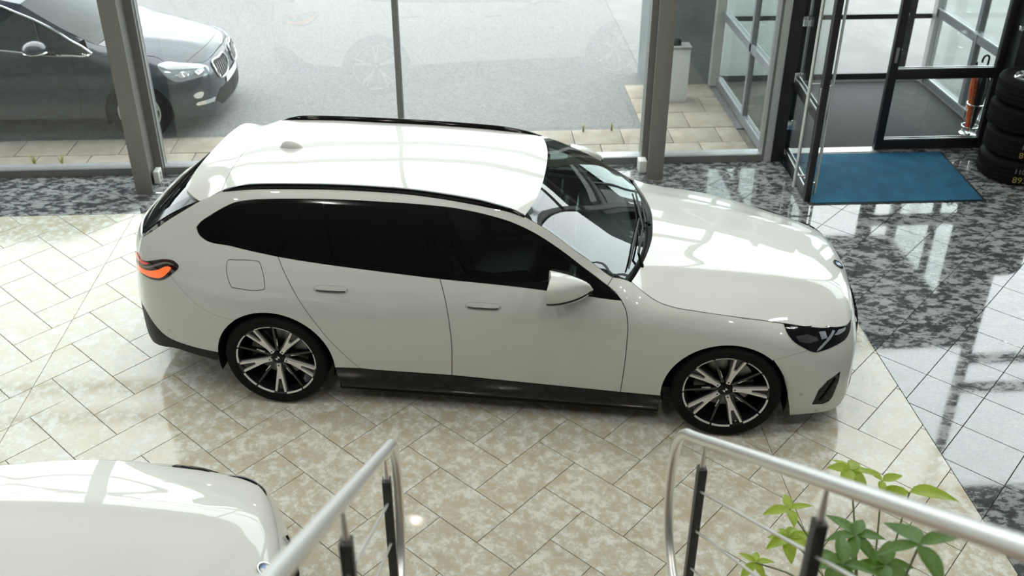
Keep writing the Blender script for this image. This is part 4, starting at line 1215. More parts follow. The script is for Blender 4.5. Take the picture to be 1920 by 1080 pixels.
        def yface(r):      # spoke face height (outboard) over radius
            return .092 + .030 * (r / RIM)**2
        for k in range(5):
            a0_ = radians(rot0 + 72 * k)
            ca, sa = cos(a0_), sin(a0_)
            def pt(r, t, y): return (r * ca - t * sa, y, r * sa + t * ca)
            sp_ = MB()
            # single stem then two prongs
            stem = [(.045, .020), (.10, .022), (.155, .026)]
            def prism_(outline, dep=.045):
                n = len(outline)
                top = [pt(r, t, yface(r)) for r, t in outline]; bo = [pt(r, t, yface(r) - dep) for r, t in outline]
                sp_.raw(top + bo, [tuple(range(n))] + [(i, (i + 1) % n, n + (i + 1) % n, n + i) for i in range(n)], mi=0)
            prism_([(.048, -.014), (.10, -.0135), (.158, -.023), (.158, .023), (.10, .0135), (.048, .014)])
            prism_([(.158, -.023), (RIM - .004, -.042), (RIM - .004, -.027), (.165, -.009), (.158, -.006)])
            prism_([(.158, .023), (.158, .006), (.165, .009), (RIM - .004, .027), (RIM - .004, .042)])
            prism_([(.157, -.008), (.168, -.0095), (.168, .0095), (.157, .008)], .02)
            s_o = sp_.build('spoke', M_ALLOY, w_)
            # dark flanks behind the machined face
            b_ = MB()
            def back(outline, y0=.022, y1=.06):
                n = len(outline)
                top = [pt(r, t, yface(r) - y0) for r, t in outline]; bo = [pt(r * .99, t, yface(r) - y1) for r, t in outline]
                b_.raw(top + bo, [tuple(range(n)), tuple(range(2 * n - 1, n - 1, -1))] + [(i, (i + 1) % n, n + (i + 1) % n, n + i) for i in range(n)])
            back([(.04, -.026), (.10, -.024), (.165, -.034), (RIM - .006, -.050), (RIM - .006, .050), (.165, .034), (.10, .024), (.04, .026)])
            b_.build('spoke_back', M_DALLOY, w_)
            MB().lathe([(0, 0), (.006, 0), (.0065, -.004)], 10, 'y', pt(.062, 0, yface(.062) + .0008)).build('wheel_bolt', M_GBLACK, w_)
            a1_ = a0_ + radians(36)
            ca, sa = cos(a1_), sin(a1_)
            th = MB()
            def prism2(outline, y0, y1, mbx):
                n = len(outline)
                top = [pt(r, t, yface(r) + y0) for r, t in outline]; bo = [pt(r, t, yface(r) + y1) for r, t in outline]
                mbx.raw(top + bo, [tuple(range(n))] + [(i, (i + 1) % n, n + (i + 1) % n, n + i) for i in range(n)])
            prism2([(.05, -.010), (RIM - .006, -.006), (RIM - .006, .006), (.05, .010)], -.014, -.05, th)
            th.build('thin_spoke', M_DALLOY, w_)
            th = MB(); prism2([(.095, .004), (.150, .006), (.152, .0115), (.095, .010)], -.010, -.02, th); th.build('spoke_accent', M_ALLOY, w_)
            for (s_, e_) in ((9.6, 34.6), (37.4, 62.4)):
                aa = np.radians(np.linspace(rot0 + 72 * k + s_, rot0 + 72 * k + e_, 9))
                MB().grid(np.array([[(r * cos(a), y, r * sin(a)) for r, y in ((RIM - .011, .112), (RIM - .011, .1225), (RIM - .001, .1285), (RIM + .001, .126))] for a in aa])).build('rim_edge', M_ALLOY, w_, smooth=True, auto=30)
        cp = empty('centre_cap', (0, .0955, 0), parent=w_); cp.rotation_euler = (-pi / 2, 0, 0)
        roundel_flat(cp)
        MB().lathe([(.0, .088), (.036, .092), (.045, .085), (.05, .05)], 28, 'y').build('hub', M_GBLACK, w_, smooth=True)
        return w_
    def roundel_flat(p):
        o = MB().lathe([(0, 0), (.026, 0), (.028, -.004)], 24).build('cap_ring', M_GBLACK, None)
        me = o.data; bpy.data.objects.remove(o); add('cap_ring', me, None, p)
        b_ = MB()
        for q in (0, 2):
            aa = np.linspace(q * pi / 2, (q + 1) * pi / 2, 6)
            b_.raw([(0, 0, .001)] + [(.016 * cos(a), .016 * sin(a), .001) for a in aa], [(0, i, i + 1) for i in range(1, 6)])
        b_.build('cap_white', mat('emblem_white', (.75, .76, .78), .3), p)
    for xc, rr in ((-1.4975, -18 + 36), (1.4975, 3)):
        # angles are seen from outboard; local x is mirrored on the right side
        wheel(xc, -1, 180 - (rr) if xc > 0 else 180 - 270)
        wheel(xc, 1, rr)
    # ---------- wheel housings, floor pan
    for A, sd in ((ARR, -1), (ARR, 1), (ARF, -1), (ARF, 1)):
        aa = np.radians(np.linspace(-14, 194, 40))
        mb = MB()
        mb.grid(np.array([[(A[0] + (A[2] - .006) * cos(a), sd * y, A[1] + (A[2] - .006) * sin(a)) for y in (.925, .88, .60)] for a in aa]))
        ring = [(A[0] + (A[2] - .006) * cos(a), sd * .60, A[1] + (A[2] - .006) * sin(a)) for a in aa]
        mb.raw([(A[0], sd * .60, A[1])] + ring, [(0, i + 1, i + 2) for i in range(len(ring) - 1)])
        mb.build('wheel_housing', M_UNDER, root, smooth=True, auto=40)
    fp = MB(); fp.box(-1.08, 1.08, -.885, .885, .135, .20); fp.box(-2.40, -1.92, -.66, .66, .24, .30); fp.box(1.90, 2.18, -.66, .66, .165, .20); fp.box(-1.92, -1.08, -.62, .62, .15, .26); fp.box(1.08, 1.90, -.62, .62, .14, .26)
    fp.build('floor_pan', M_UNDER, root)
    # ---------- cabin
    cf = MB(); cf.box(-2.3, 1.0, -.78, .78, .30, .33); cf.box(.72, .98, -.74, .74, .33, .86); cf.box(-2.3, -1.0, -.70, .70, .33, .80)
    cf.build('cabin_floor', M_UNDER, root)
    ds = []
    for y in np.linspace(-.80, .80, 17):
        q = abs(y / .8)
        ds.append([(.86 - .10 * q, y, .985), (.74, y, .975), (.60, y, .955 + .015 * cos(y * 6)), (.47, y, .925), (.43, y, .86), (.50, y, .70), (.62, y, .55)])
    MB().grid(np.array(ds)).build('dashboard', M_LEATHER, root, smooth=True, auto=50)
    scr = MB().obox((.47, .12, .985), (.012, 0, .004), (0, .36, 0), (-.02, 0, .062)).build('display_screen', mat('screen_glass', (.01, .012, .016), .06), root, bevel=.006)
    sw = empty('steering_wheel', (.30, .37, .86), parent=root); sw.rotation_euler = (0, radians(-68), 0)
    aa = np.linspace(0, 2 * pi, 40)
    MB().tube([(.18 * cos(a), .18 * sin(a), 0) for a in aa], .017, 10, cap=False).build('rim', M_LEATHER, sw, smooth=True)
    MB().sphere((0, 0, -.01), (.07, .085, .03)).build('airbag_cover', M_LEATHER, sw, smooth=True)
    for a in (0, pi, -pi / 2):
        MB().obox((.11 * sin(a), .11 * cos(a), -.008), (.07 * sin(a), .07 * cos(a), 0), (.018 * cos(a), -.018 * sin(a), 0), (0, 0, .008)).build('spoke', M_GBLACK, sw, bevel=.004)
    def cushion(name, P, ex, r, parent, m=M_LEATHER):
        """rounded slab: profile polyline P in xz swept over width ex"""
        G = []
        for y in np.linspace(-1, 1, 9):
            k = (1 - abs(y)**4) ** .5 if abs(y) < 1 else 0
            c = np.mean(P, 0)
            G.append([(c[0] + (p[0] - c[0]) * (.82 + .18 * k), y * ex, c[1] + (p[1] - c[1]) * (.82 + .18 * k)) for p in P])
        mb = MB().grid(np.array(G), wrap=True)
        for row in (G[0], G[-1]): mb.raw(row, [tuple(range(len(row)))])
        return mb.build(name, m, parent, smooth=True, auto=60)
    for sy in (-.38, .38):
        st = empty('front_seat', (-.12, sy, .33), parent=root)
        cushion('seat_cushion', [(-.25, .05), (-.25, .22), (-.05, .20), (.25, .25), (.30, .20), (.25, .05)], .27, .05, st)
        cushion('seat_backrest', [(-.22, .14), (-.30, .30), (-.44, .66), (-.42, .72), (-.36, .70), (-.24, .40), (-.14, .22)], .26, .05, st)
        cushion('headrest', [(-.46, .76), (-.47, .90), (-.42, .93), (-.38, .88), (-.40, .76)], .13, .03, st)
    st = empty('rear_seat', (-1.05, 0, .33), parent=root)
    cushion('seat_cushion', [(-.25, .05), (-.25, .24), (.25, .26), (.28, .18), (.25, .05)], .66, .05, st)
    cushion('seat_backrest', [(-.24, .14), (-.44, .66), (-.36, .68), (-.16, .24)], .64, .05, st)
    mir = MB().box(.34, .36, -.12, .12, 1.27, 1.33).build('rear_view_mirror', M_GBLACK, root, bevel=.01)
    hdl = MB()
    hdl.grid(np.array([[(x, y, float(roofz(np.array([x]), np.array([y]))[0]) - .05) for y in np.linspace(-.56, .56, 9)] for x in np.linspace(-1.85, .12, 12)]))
    hdl.build('headliner', mat('headliner_grey', (.10, .10, .10), .9), root, smooth=True)
    return root

car1 = build_estate()
car1.location = (0, 0, 0)
car1.rotation_euler = (0, 0, radians(-9.6951))
tag(car1, 'white estate car with black roof rails parked in the middle of the showroom', 'car', 'white cars')
# ================================================================== SECOND WHITE CAR in the foreground (same model, facing right)
car3 = copy_tree(car1)
car3.location = (-3.545, -3.275, 0)
car3.rotation_euler = (0, 0, radians(9.0))
tag(car3, 'white car with only its bonnet in view below the left stair railing', 'car', 'white cars')

# ================================================================== DARK CAR OUTSIDE
BASE2 = [(-2.15, 0), (-2.14, .4), (-2.08, .62), (-1.95, .78), (-1.7, .86), (-1.335, .89), (-.6, .895), (0, .895), (.6, .893), (1.0, .89), (1.335, .885), (1.6, .86), (1.8, .80), (1.95, .71), (2.06, .58), (2.12, .42), (2.15, .22), (2.16, 0)]
LO2 = [(.1, -.12), (.17, -.07), (.24, -.03), (.36, -.008), (.5, 0), (.62, 0.)]
M2 = LO2 + [(.74, -.006), (.84, -.02), (.92, -.036), (.99, -.058), (1.04, -.08), (1.15, -.13), (1.25, -.18), (1.35, -.235), (1.43, -.285), (1.5, -.345), (1.56, -.42)]
FB2 = [(.1, -.10), (.17, -.02), (.3, 0), (.5, 0), (.6, -.01), (.7, -.04), (.76, -.075), (.82, -.14), (.88, -.25), (1.5, -2)]
RB2 = [(.1, -.2), (.25, -.03), (.5, 0), (.8, -.02), (1.0, -.06), (1.2, -.14), (1.4, -.26), (1.5, -.34)]
ST2 = [(('r', 0.), RB2), (('r', .6), RB2), (-1.7, M2), (-1.3, M2), (-.5, M2), (.3, M2), (.75, M2),
       (.95, LO2 + [(.74, -.006), (.84, -.022), (.92, -.045), (.97, -.07), (1.01, -.11), (1.05, -.18), (1.1, -.30), (1.5, -1.5)]),
       (1.2, LO2 + [(.74, -.01), (.82, -.028), (.88, -.055), (.93, -.10), (.97, -.17), (1.02, -.30), (1.5, -1.5)]),
       (1.5, LO2 + [(.72, -.015), (.79, -.04), (.84, -.075), (.88, -.13), (.92, -.22), (1.5, -1.6)]),
       (1.75, LO2[:-1] + [(.6, -.004), (.68, -.02), (.75, -.055), (.80, -.10), (.85, -.19), (1.5, -1.7)]), (1.95, FB2), (('f', .5), FB2),
       (('f', 0.), [(.1, -.10), (.17, -.02), (.3, 0), (.5, 0), (.62, -.008), (.72, -.025), (.80, -.06), (.86, -.13), (.92, -.26), (1.5, -2)])]
def build_mpv():
    S2 = SideSurf(BASE2, ST2)
    root = empty('compact_van')
    PT = mat('dark_blue_paint', (.008, .017, .034), .3, coat=1., coat_rough=.02)
    smin, smax = S2.smin, S2.smax
    def both(name, poly, m, step=.05, off=0., gap=.0018, thick=.012, parents=None):
        out = []
        for k, sd in enumerate((-1, 1)):
            out.append(add(name, surf_panel(MB(), S2, poly, step, off, gap, thick, sd).mesh(name, m), None, parents[k] if parents else root))
        return out
    def wrapped(name, poly, m, off=0., parent=None):
        mb = MB()
        for sd in (-1, 1): surf_panel(mb, S2, poly, .05, off, 0., .012, sd)
        return add(name, mb.mesh(name, m), None, parent or root)
    T = [(-1.88, 1.18), (-1.80, 1.27), (-1.6, 1.38), (-1.2, 1.44), (-.6, 1.455), (-.2, 1.45), (.02, 1.424), (.187, 1.366), (.373, 1.297), (.578, 1.2), (.79, 1.073), (.945, .972)]
    B = [(.945, .972), (.91, .960), (.726, .960), (.503, .966), (.206, .997), (0, 1.018), (-.8, 1.06), (-1.5, 1.09), (-1.85, 1.13), (-1.88, 1.18)]
    RL = [(-1.92, 1.44), (-1.5, 1.50), (-.8, 1.52), (-.2, 1.51), (.224, 1.441)]
    WS = [(.224, 1.441), (.466, 1.315), (.689, 1.200), (.855, 1.093), (.985, 1.034)]
    HC_ = [(.985, 1.034), (1.2, .972), (1.432, .915), (1.618, .872), (1.70, .826)]
    HF_ = [(1.70, .826), (2.008, .788), (2.2, .765), (2.4, .772), (2.6, .79), (smax, .80)]
    A1 = (-1.335, .32, .36); A2 = (1.335, .31, .36)
    f = lambda A, x, z: math.degrees(math.atan2(z - A[1], x - A[0]))
    fd = cutc(B[:7], -.25, .73) + line([(.73, .962), (.76, .80), (.76, .45), (.70, .26), (-.20, .26), (-.25, .60), (-.25, 1.03)])[1:]
    rd = cutc(B[4:9], -1.25, -.25) + line([(-.25, 1.03), (-.25, .6), (-.20, .26), (-.80, .26), (-.98, .5), (-1.2, .80), (-1.25, 1.07)])[1:]
    fdo = both('front_door', fd, PT); rdo = both('rear_door', rd, PT)
    fe = line([(.70, .26), (.76, .45), (.76, .80), (.73, .962), (.91, .96)]) + line([(.945, .972), (.90, 1.02), (.855, 1.093), WS[-1]]) + curve(HC_)[1:] + line([(1.70, .826), (1.78, .66), (1.76, .60), (1.675, .44)])[1:] + arc(*A2, f(A2, 1.675, .44), 188) + line([(.975, .26), (.70, .26)])[:-1]
    both('front_fender', fe, PT)
    fb = curve(HF_) + line([(smax, .80), (smax, .19)])[1:] + curve([(smax, .19), (2.3, .185), (2.0, .19), (1.78, .20), (1.70, .20)])[1:] + line([(1.70, .20), (1.675, .44), (1.76, .60), (1.78, .66), (1.70, .826)])[1:-1]
    bp = wrapped('front_bumper', fb, PT)
    sf = curve(RL) + curve(WS[:4])[1:] + line([WS[3], (.79, 1.073)])[1:] + curve(T[:11])[::-1][1:] + cutc(B[6:], -1.88, -1.25) + line([(-1.25, 1.07), (-1.2, .80), (-.98, .5), (-.98, .40)])[1:] + arc(*A1, 12, 170)[0:] + line([(-1.69, .26), (-2.0, .26), (-2.2, .26), (-2.35, .30), (-2.35, .95), (-2.2, 1.2), (-2.05, 1.40), RL[0]])[:-1]
    both('side_frame', sf, PT)
    wrapped('tailgate', line([(smin, .25), (-2.35, .25), (-2.35, .95), (-2.2, 1.2), (-2.1, 1.35), (-2.5, 1.45), (smin, 1.45)], closed=True), PT)
    both('sill', line([(-.97, .262), (.97, .262), (.95, .18), (-.95, .18)], closed=True), M_BLACK, off=-.004)
    M_MG = mat('tinted_side_glass', (.012, .020, .022), .03)
    dl = curve(T) + curve(B)[1:-1]
    gl = both('side_window', dl, M_MG, off=-.004, gap=0)
    for k, sd in enumerate((-1, 1)):
        for cv in (curve(T), curve(B)):
            P = S2(*zip(*cv)) + S2.normal(*map(np.array, zip(*cv))) * .002; P[:, 1] *= sd
            MB().tube(list(P), .0125, 6, flat=1).build('chrome_trim', M_CHROME, gl[k], smooth=True)
        P = S2(*zip(*[(.46, .97), (.37, 1.295)])); P[:, 1] *= sd
        MB().tube(list(P), .014, 6).build('window_divider', M_BLACK, gl[k], smooth=True)
    # hood
    HP = S2(*zip(*(HC_ + HF_[1:])))
    hx, hy, hz = HP.T
    o_ = list(np.argsort(hx)); o_ = [i for k, i in enumerate(o_) if k == 0 or hx[i] - hx[o_[k - 1]] > 1e-3]
    ye = pchip(hx[o_], np.maximum(hy[o_], .02)); ze = pchip(hx[o_], hz[o_])
    xn = HP[-1, 0]
    zc = pchip([.7, 1.0, 1.3, 1.6, 1.85, 2.0, xn, xn + .1], [1.12, 1.085, 1.045, .99, .93, .875, .805, .70])
    def hz_(x, y):
        Y = np.maximum(ye(x), .03); t = np.clip(np.abs(y) / Y, 0, 1.05)
        k = np.interp(x, [.9, 1.2, 1.9, 2.05], [.2, 1, 1, 0])
        return ze(x) + (zc(x) - ze(x)) * (1 - t**2.6) + .010 * k * np.exp(-((np.abs(y) - np.interp(x, [1, 2.05], [.50, .26])) / .07)**2) * (1 - t**4)
    hs = HF(hz_)
    e = curve([(x, -y) for x, y in zip(hx, hy)])
    RE = [(hx[0], hy[0]), (1.03, .55), (1.09, .25), (1.10, 0)]
    hp = e + [(x, -y) for x, y in e[::-1]][1:] + curve(RE)[1:] + [(x, -y) for x, y in curve(RE)[::-1]][1:]
    hood = add('hood', surf_panel(MB(), hs, hp, .04, 0, .003, .02).mesh('hood', PT), None, root)
    cut = [(1.86, -.62), (1.93, -.45), (1.985, -.25), (2.0, 0), (1.985, .25), (1.93, .45), (1.86, .62)]
    cc = curve(cut, .03); P = hs(*map(np.array, zip(*cc)))
    MB().tube(list(P + np.array((0, 0, -.001))), .0028, 6).build('hood_seam', M_BLACK, hood, smooth=True)
    # windscreen, roof
    WE = S2(*zip(*WS)); tE = np.linspace(0, 1, len(WE))
    wx, wy, wz = [pchip(tE, WE[:, k]) for k in range(3)]
    G = []
    for v in np.linspace(-1, 1, 21):
        row = []
        for t in np.linspace(0, 1, 13):
            q = abs(v)**2.2; cx_ = .33 + (1.06 - .33) * t; cz_ = 1.50 + (1.075 - 1.50) * t + .03 * sin(pi * t)
            row.append((cx_ + (float(wx(t)) - cx_) * q, float(wy(t)) * v, cz_ + (float(wz(t)) - cz_) * q))
        G.append(row)
    MB().grid(np.array(G)).build('windscreen', M_MG, root, smooth=True, auto=80)
    RP = S2(*zip(*curve(RL, .1)))
    G = []
    for p in RP:
        k = (p[0] + 1.9) / 2.1
        zt = np.interp(p[0], [-1.95, -1.2, -.4, .25], [1.47, 1.545, 1.555, 1.485])
        G.append([(p[0] + (1 - abs(v)**2) * .10 * max(0, k)**3, v * p[1], p[2] + (zt - p[2]) * (1 - abs(v)**2.4)) for v in np.linspace(-1, 1, 15)])
    MB().grid(np.array(G)).build('roof_panel', PT, root, smooth=True, auto=80)
    MB().box(-2.0, 1.0, -.8, .8, .25, .9).build('cabin_block', M_UNDER, root)
    # lamps, grille, plate, intakes
    M_HB = mat('headlamp_glass', (.30, .33, .36), .05, .3, coat=1.); M_HW = mat('headlamp_bright', (.75, .77, .80), .1, .5)
    hl = both('headlight', curve([(1.612, .823), (1.692, .832), (1.85, .812), (2.008, .788), (2.15, .750), (2.213, .712), (2.18, .652), (2.05, .645), (1.934, .642), (1.77, .650), (1.674, .718)], closed=True), M_HB, off=.006, gap=0)
    both('lamp_brow', curve([(1.62, .82), (1.70, .826), (1.9, .80), (2.1, .757), (2.18, .722), (2.05, .735), (1.85, .755), (1.70, .775)], closed=True), M_HW, off=.010, gap=0, parents=hl)
    both('lamp_ring', curve([(1.80, .70), (1.86, .735), (1.93, .70), (1.86, .67)], closed=True), M_CHROME, off=.010, gap=0, thick=.004, parents=hl)
    both('lamp_ring', curve([(1.99, .695), (2.05, .725), (2.11, .69), (2.05, .662)], closed=True), M_CHROME, off=.010, gap=0, thick=.004, parents=hl)
    gp = curve([(2.30, .715), (2.48, .735), (2.63, .73), (2.66, .66), (2.60, .56), (2.45, .53), (2.37, .54), (2.31, .63)], closed=True)
    gr = both('kidney_grille', gp, M_BLACK, off=.008, gap=0)
    for k, sd in enumerate((-1, 1)):
        P = S2(*zip(*(gp + gp[:1]))) + S2.normal(*map(np.array, zip(*(gp + gp[:1])))) * .012; P[:, 1] *= sd
        MB().tube(list(P), .011, 6).build('chrome_frame', M_CHROME, gr[k], smooth=True)
        for q in range(6):
            s0 = 2.36 + q * .046
            P = S2(*zip(*[(s0, .56), (s0, .71)])); P[:, 1] *= sd
            MB().tube(list(P + np.array((.014, 0, 0))), .005, 5).build('grille_bar', M_CHROME, gr[k], smooth=True)
    both('lower_intake', line([(2.20, .33), (2.32, .43), (smax - .005, .44), (smax - .005, .24), (2.32, .25)], closed=True), M_BLACK, off=.004, gap=0)
    both('fog_lamp', curve([(1.93, .46), (1.98, .49), (2.05, .475), (2.03, .43), (1.95, .435)], closed=True), M_HW, off=.006, gap=0)
    both('bumper_trim', line([(1.94, .365), (1.97, .385), (2.205, .375), (2.18, .33), (1.96, .345)], closed=True), M_CHROME, off=.008, gap=0)
    pl = MB(); pl.grid(S2(np.linspace(2.50, smax, 6).repeat(2), np.tile([.44, .53], 6)).reshape(6, 2, 3) * np.array((1, -1, 1)) + np.array((.012, 0, 0)))
    pl.grid(S2(np.linspace(2.50, smax, 6).repeat(2), np.tile([.44, .53], 6)).reshape(6, 2, 3) + np.array((.012, 0, 0)))
    pl.build('number_plate', mat('plate_white', (.7, .7, .7), .4), root, smooth=True)
    # mirrors
    for sd in (-1, 1):
        t = empty('wing_mirror', parent=root)
        MB().sphere((.44, sd * .985, 1.085), (.125, .115, .082), 20, 12).build('mirror_cap', PT, t, smooth=True)
        MB().tube([(.50, sd * .93, 1.02), (.56, sd * .84, .985)], [.03, .022], 8).build('mirror_stalk', M_BLACK, t, smooth=True)
        P = [(.44 + .118 * cos(a), sd * (.985 + .1 * sin(a) * .9), 1.045) for a in np.linspace(-2.6, 2.6, 20)]
        MB().tube(P, .010, 6).build('mirror_trim', M_CHROME, t, smooth=True)
    # wheels
    RT, RM = .325, .225
    M_SIL = mat('silver_alloy', (.62, .63, .64), .3, .7)
    for xc in (-1.335, 1.335):
        for sd in (-1, 1):
            w_ = empty('wheel', (xc, sd * .765, RT), parent=root); w_.rotation_euler = (0, 0, 0 if sd > 0 else pi)
            MB().lathe([(RM, .095), (RM + .02, .105), (RT - .03, .108), (RT - .005, .09), (RT, .06), (RT, -.06), (RT - .01, -.10), (RM, -.10)], 48, 'y').build('tyre', M_RUBBER, w_, smooth=True, auto=35)
            MB().lathe([(RM + .004, .098), (RM - .012, .10), (RM - .02, .07), (RM - .02, -.1)], 48, 'y').build('rim', M_SIL, w_, smooth=True, auto=35)
            MB().lathe([(0, .0), (.19, .0)], 32, 'y').build('brake_disc', M_UNDER, w_)
            MB().lathe([(0, .088), (.05, .088), (.065, .075), (.07, .04)], 24, 'y').build('hub', M_SIL, w_, smooth=True)
            for k in range(5):
                for d_ in (-9, 9):
                    a = radians(90 + 72 * k + d_)
                    MB().obox((.13 * cos(a), .078, .13 * sin(a)), (.095 * cos(a), .006, .095 * sin(a)), (-.015 * sin(a), 0, .015 * cos(a)), (0, .012, 0)).build('spoke', M_SIL, w_, bevel=.004)
    for A, sd in ((A1, -1), (A1, 1), (A2, -1), (A2, 1)):
        aa = np.radians(np.linspace(-12, 192, 30))
        mb = MB(); mb.grid(np.array([[(A[0] + A[2] * cos(a), sd * y, A[1] + A[2] * sin(a)) for y in (.87, .55)] for a in aa]))
        mb.raw([(A[0], sd * .55, A[1])] + [(A[0] + A[2] * cos(a), sd * .55, A[1] + A[2] * sin(a)) for a in aa], [(0, i + 1, i + 2) for i in range(29)])
        mb.build('wheel_housing', M_UNDER, root, smooth=True)
    MB().box(-1.0, 1.0, -.8, .8, .17, .22).build('floor_pan', M_UNDER, root)
    return root
car2 = build_mpv()
car2.location = (-5.115, 4.93, -.03)
car2.rotation_euler = (0, 0, radians(-1.5))
tag(car2, 'dark blue compact van with chrome window trim parked outside the left window', 'car')

# ================================================================== STAIR, RAILINGS
M_TREAD = grain('stair_tread_wood', (.20, .13, .07), (.26, .17, .10), 12, .5)
st = struct(empty('stairs'))
tag(st, 'straight stair descending from the upper landing between the two railings', None)
for k in range(15):
    y1 = -2.62 - k * .24
    MB().box(-.64, .60, y1 - .27, y1, .175 * (k + 1) - .04, .175 * (k + 1)).build('tread', M_TREAD, st, bevel=.004)
for x in (-.66, .615):
    MB().raw([(x, -2.62, -.0), (x, -2.80, -.0), (x, -6.22, 2.5), (x, -6.22, 2.70), (x + .03, -2.62, -.0), (x + .03, -2.80, -.0), (x + .03, -6.22, 2.5), (x + .03, -6.22, 2.70)],
             [(0, 1, 2, 3), (7, 6, 5, 4), (0, 4, 5, 1), (1, 5, 6, 2), (2, 6, 7, 3), (3, 7, 4, 0)]).build('stringer', M_COL, st)
struct(tag(box('floor_landing', -5.5, 5.5, YBACK, -6.22, 2.52, 2.74, M_WALL), 'upper landing slab behind the viewpoint', None))
M_POST = grain('dark_grey_post', (.045, .046, .045), (.06, .061, .06), 30, .4, metal=.3)
def railing(x, label):
    t = tag(empty('stair_railing', (x, -2.98, 0)), label, 'railing', 'stair railings')
    oy = -2.98
    zr = lambda y: 1.359 + .735 * (-2.708 - y)
    path = [(-6.6, zr(-6.2) + .05), (-6.3, zr(-6.2) + .03), (-6.0, zr(-6.0)), (-5.0, zr(-5.0)), (-4.0, zr(-4)), (-3.2, zr(-3.2)), (-2.80, zr(-2.80)), (-2.68, zr(-2.69) - .005), (-2.585, 1.235), (-2.525, 1.10), (-2.500, .92), (-2.515, .74), (-2.59, .57), (-2.73, .475), (-2.97, .45)]
    P = [(0, y - oy, z) for y, z in curve(path, .04)]
    MB().tube(P, .0242, 20).build('handrail', M_STEEL, t, smooth=True, auto=60)
    for k, y in enumerate((-2.98, -4.13, -5.28)):
        zt = zr(y) - .15; zb = .175 * (int((-2.62 - y) / .24) + 1)
        p = MB().box(-.019, .019, y - oy - .022, y - oy + .022, zb, zt)
        po = p.build('post', M_POST, t, bevel=.003)
        MB().tube([(0, y - oy, zt - .002), (0, y - oy, zt + .045), (0, y - oy, zr(y) - .015)], [.011, .010, .006], 12).build('post_pin', M_STEEL, po, smooth=True)
        for d in (.285, .52, .755):
            MB().lathe([(.0085, -.016), (.0085, .016)], 12, 'x', (0, y - oy, zr(y) - d)).build('rod_clamp', M_STEEL, po, smooth=True)
    for d in (.285, .52, .755):
        MB().tube([(.0, -2.965 - oy, zr(-2.965) - d), (.0, -6.2 - oy, zr(-6.2) - d)], .0058, 10).build('rod', M_STEEL, t, smooth=True)
    return t
railing(.655, 'steel stair railing on the right with plant leaves behind its rods')
railing(-.700, 'steel stair railing on the left beside the foreground white bonnet')

# ================================================================== TYRE STACK, UMBRELLAS
def ftext(s, size):
    cu = bpy.data.curves.new('chalk', 'FONT'); cu.body = s; cu.size = size; cu.align_x = 'CENTER'
    o = bpy.data.objects.new('tmp', cu); COL.objects.link(o)
    dg = bpy.context.evaluated_depsgraph_get(); dg.update()
    me = o.evaluated_get(dg).to_mesh()
    V = [tuple(v.co) for v in me.vertices]; F = [tuple(p.vertices) for p in me.polygons]
    o.evaluated_get(dg).to_mesh_clear(); bpy.data.objects.remove(o)
    return V, F
M_CHALK = mat('yellow_chalk', (.30, .26, .07), .8)
M_CHALKW = mat('white_chalk', (.22, .22, .20), .8)
TXY = (5.235, 2.66); TW = .262
tl_ = ('topmost tyre of the stack beside the door, with a silver rim in it', 'second tyre from the top of the black tyre stack beside the door', 'third tyre from the top of the stack, marked in yellow chalk', 'bottom tyre of the stack on the floor, marked 893 in yellow chalk')
for k in range(4):
    z0 = (3 - k) * TW
    ox, oy_ = ((.004, -.004), (-.012, .006), (.010, 0), (0, 0))[k]
    t = tag(empty('tyre', (TXY[0] + ox, TXY[1] + oy_, z0)), tl_[k], 'tyre', 'stacked tyres by the entrance')
    ro, ri, h = .335, .205, TW
    pr = [(ri, .03), (ri + .02, .012), (ri + .06, .001), (ro - .04, .008), (ro - .012, .028), (ro - .002, .05)]
    grooves = []
    for zc_ in (.085, .131, .177):
        grooves += [(ro, zc_ - .006), (ro - .008, zc_ - .005), (ro - .008, zc_ + .005), (ro, zc_ + .006)]
    pr2 = [(r, h - z) for r, z in pr[::-1]]
    body = MB().lathe(pr + grooves + pr2, 64, 'z', closed=True).build('tyre_body', M_RUBBER, t, smooth=True, auto=30)
    tb = MB()
    for q in range(60):
        a = 2 * pi * q / 60
        for zc_ in (.06, .2):
            tb.obox((ro * cos(a), ro * sin(a), zc_), (.0015 * cos(a), .0015 * sin(a), 0), (-.010 * sin(a), .010 * cos(a), .006), (0, 0, .014))
    b_ = tb.build('tread_blocks', M_RUBBER, t); b_['kind'] = 'stuff'
    if k == 0:
        MB().lathe([(ri + .005, h - .03), (ri - .01, h - .015), (ri - .02, h - .05), (.06, h - .08), (.05, h - .06), (0, h - .055)], 40).build('wheel_rim', M_CHROME, t, smooth=True, auto=30)
        for q in range(5):
            a = 2 * pi * q / 5
            MB().obox((.12 * cos(a), .12 * sin(a), h - .06), (.075 * cos(a), .075 * sin(a), .006), (-.018 * sin(a), .018 * cos(a), 0), (0, 0, .010)).build('spoke', M_ALU, t, bevel=.004)
    for (s_, sz, zc_, m_, da) in ({2: (('1106', .075, .135, M_CHALKW, 0), ('891', .085, .05, M_CHALK, -.04)), 3: (('1106', .070, .145, M_CHALKW, 0), ('893', .090, .05, M_CHALK, .0))}.get(k, ())):
        V, F = ftext(s_, sz)
        a0 = radians(-105)
        VV = [((ro + .0022) * cos(a0 + da + x / ro), (ro + .0022) * sin(a0 + da + x / ro), zc_ + y) for x, y, z in V]
        MB().raw(VV, F).build('chalk_mark', m_, t)
M_UO = grain('orange_umbrella', (.55, .07, .02), (.62, .16, .06), 14, .6); M_UB = mat('black_umbrella', (.01, .01, .012), .6)
us = tag(empty('umbrella_stand', (5.26, 3.66, .004)), 'small chrome umbrella stand behind the closed glass door', 'stand')
MB().lathe([(.0, .0), (.09, .0), (.095, .012), (.085, .02), (.0, .02)], 28).build('base', M_CHROME, us, smooth=True, auto=40)
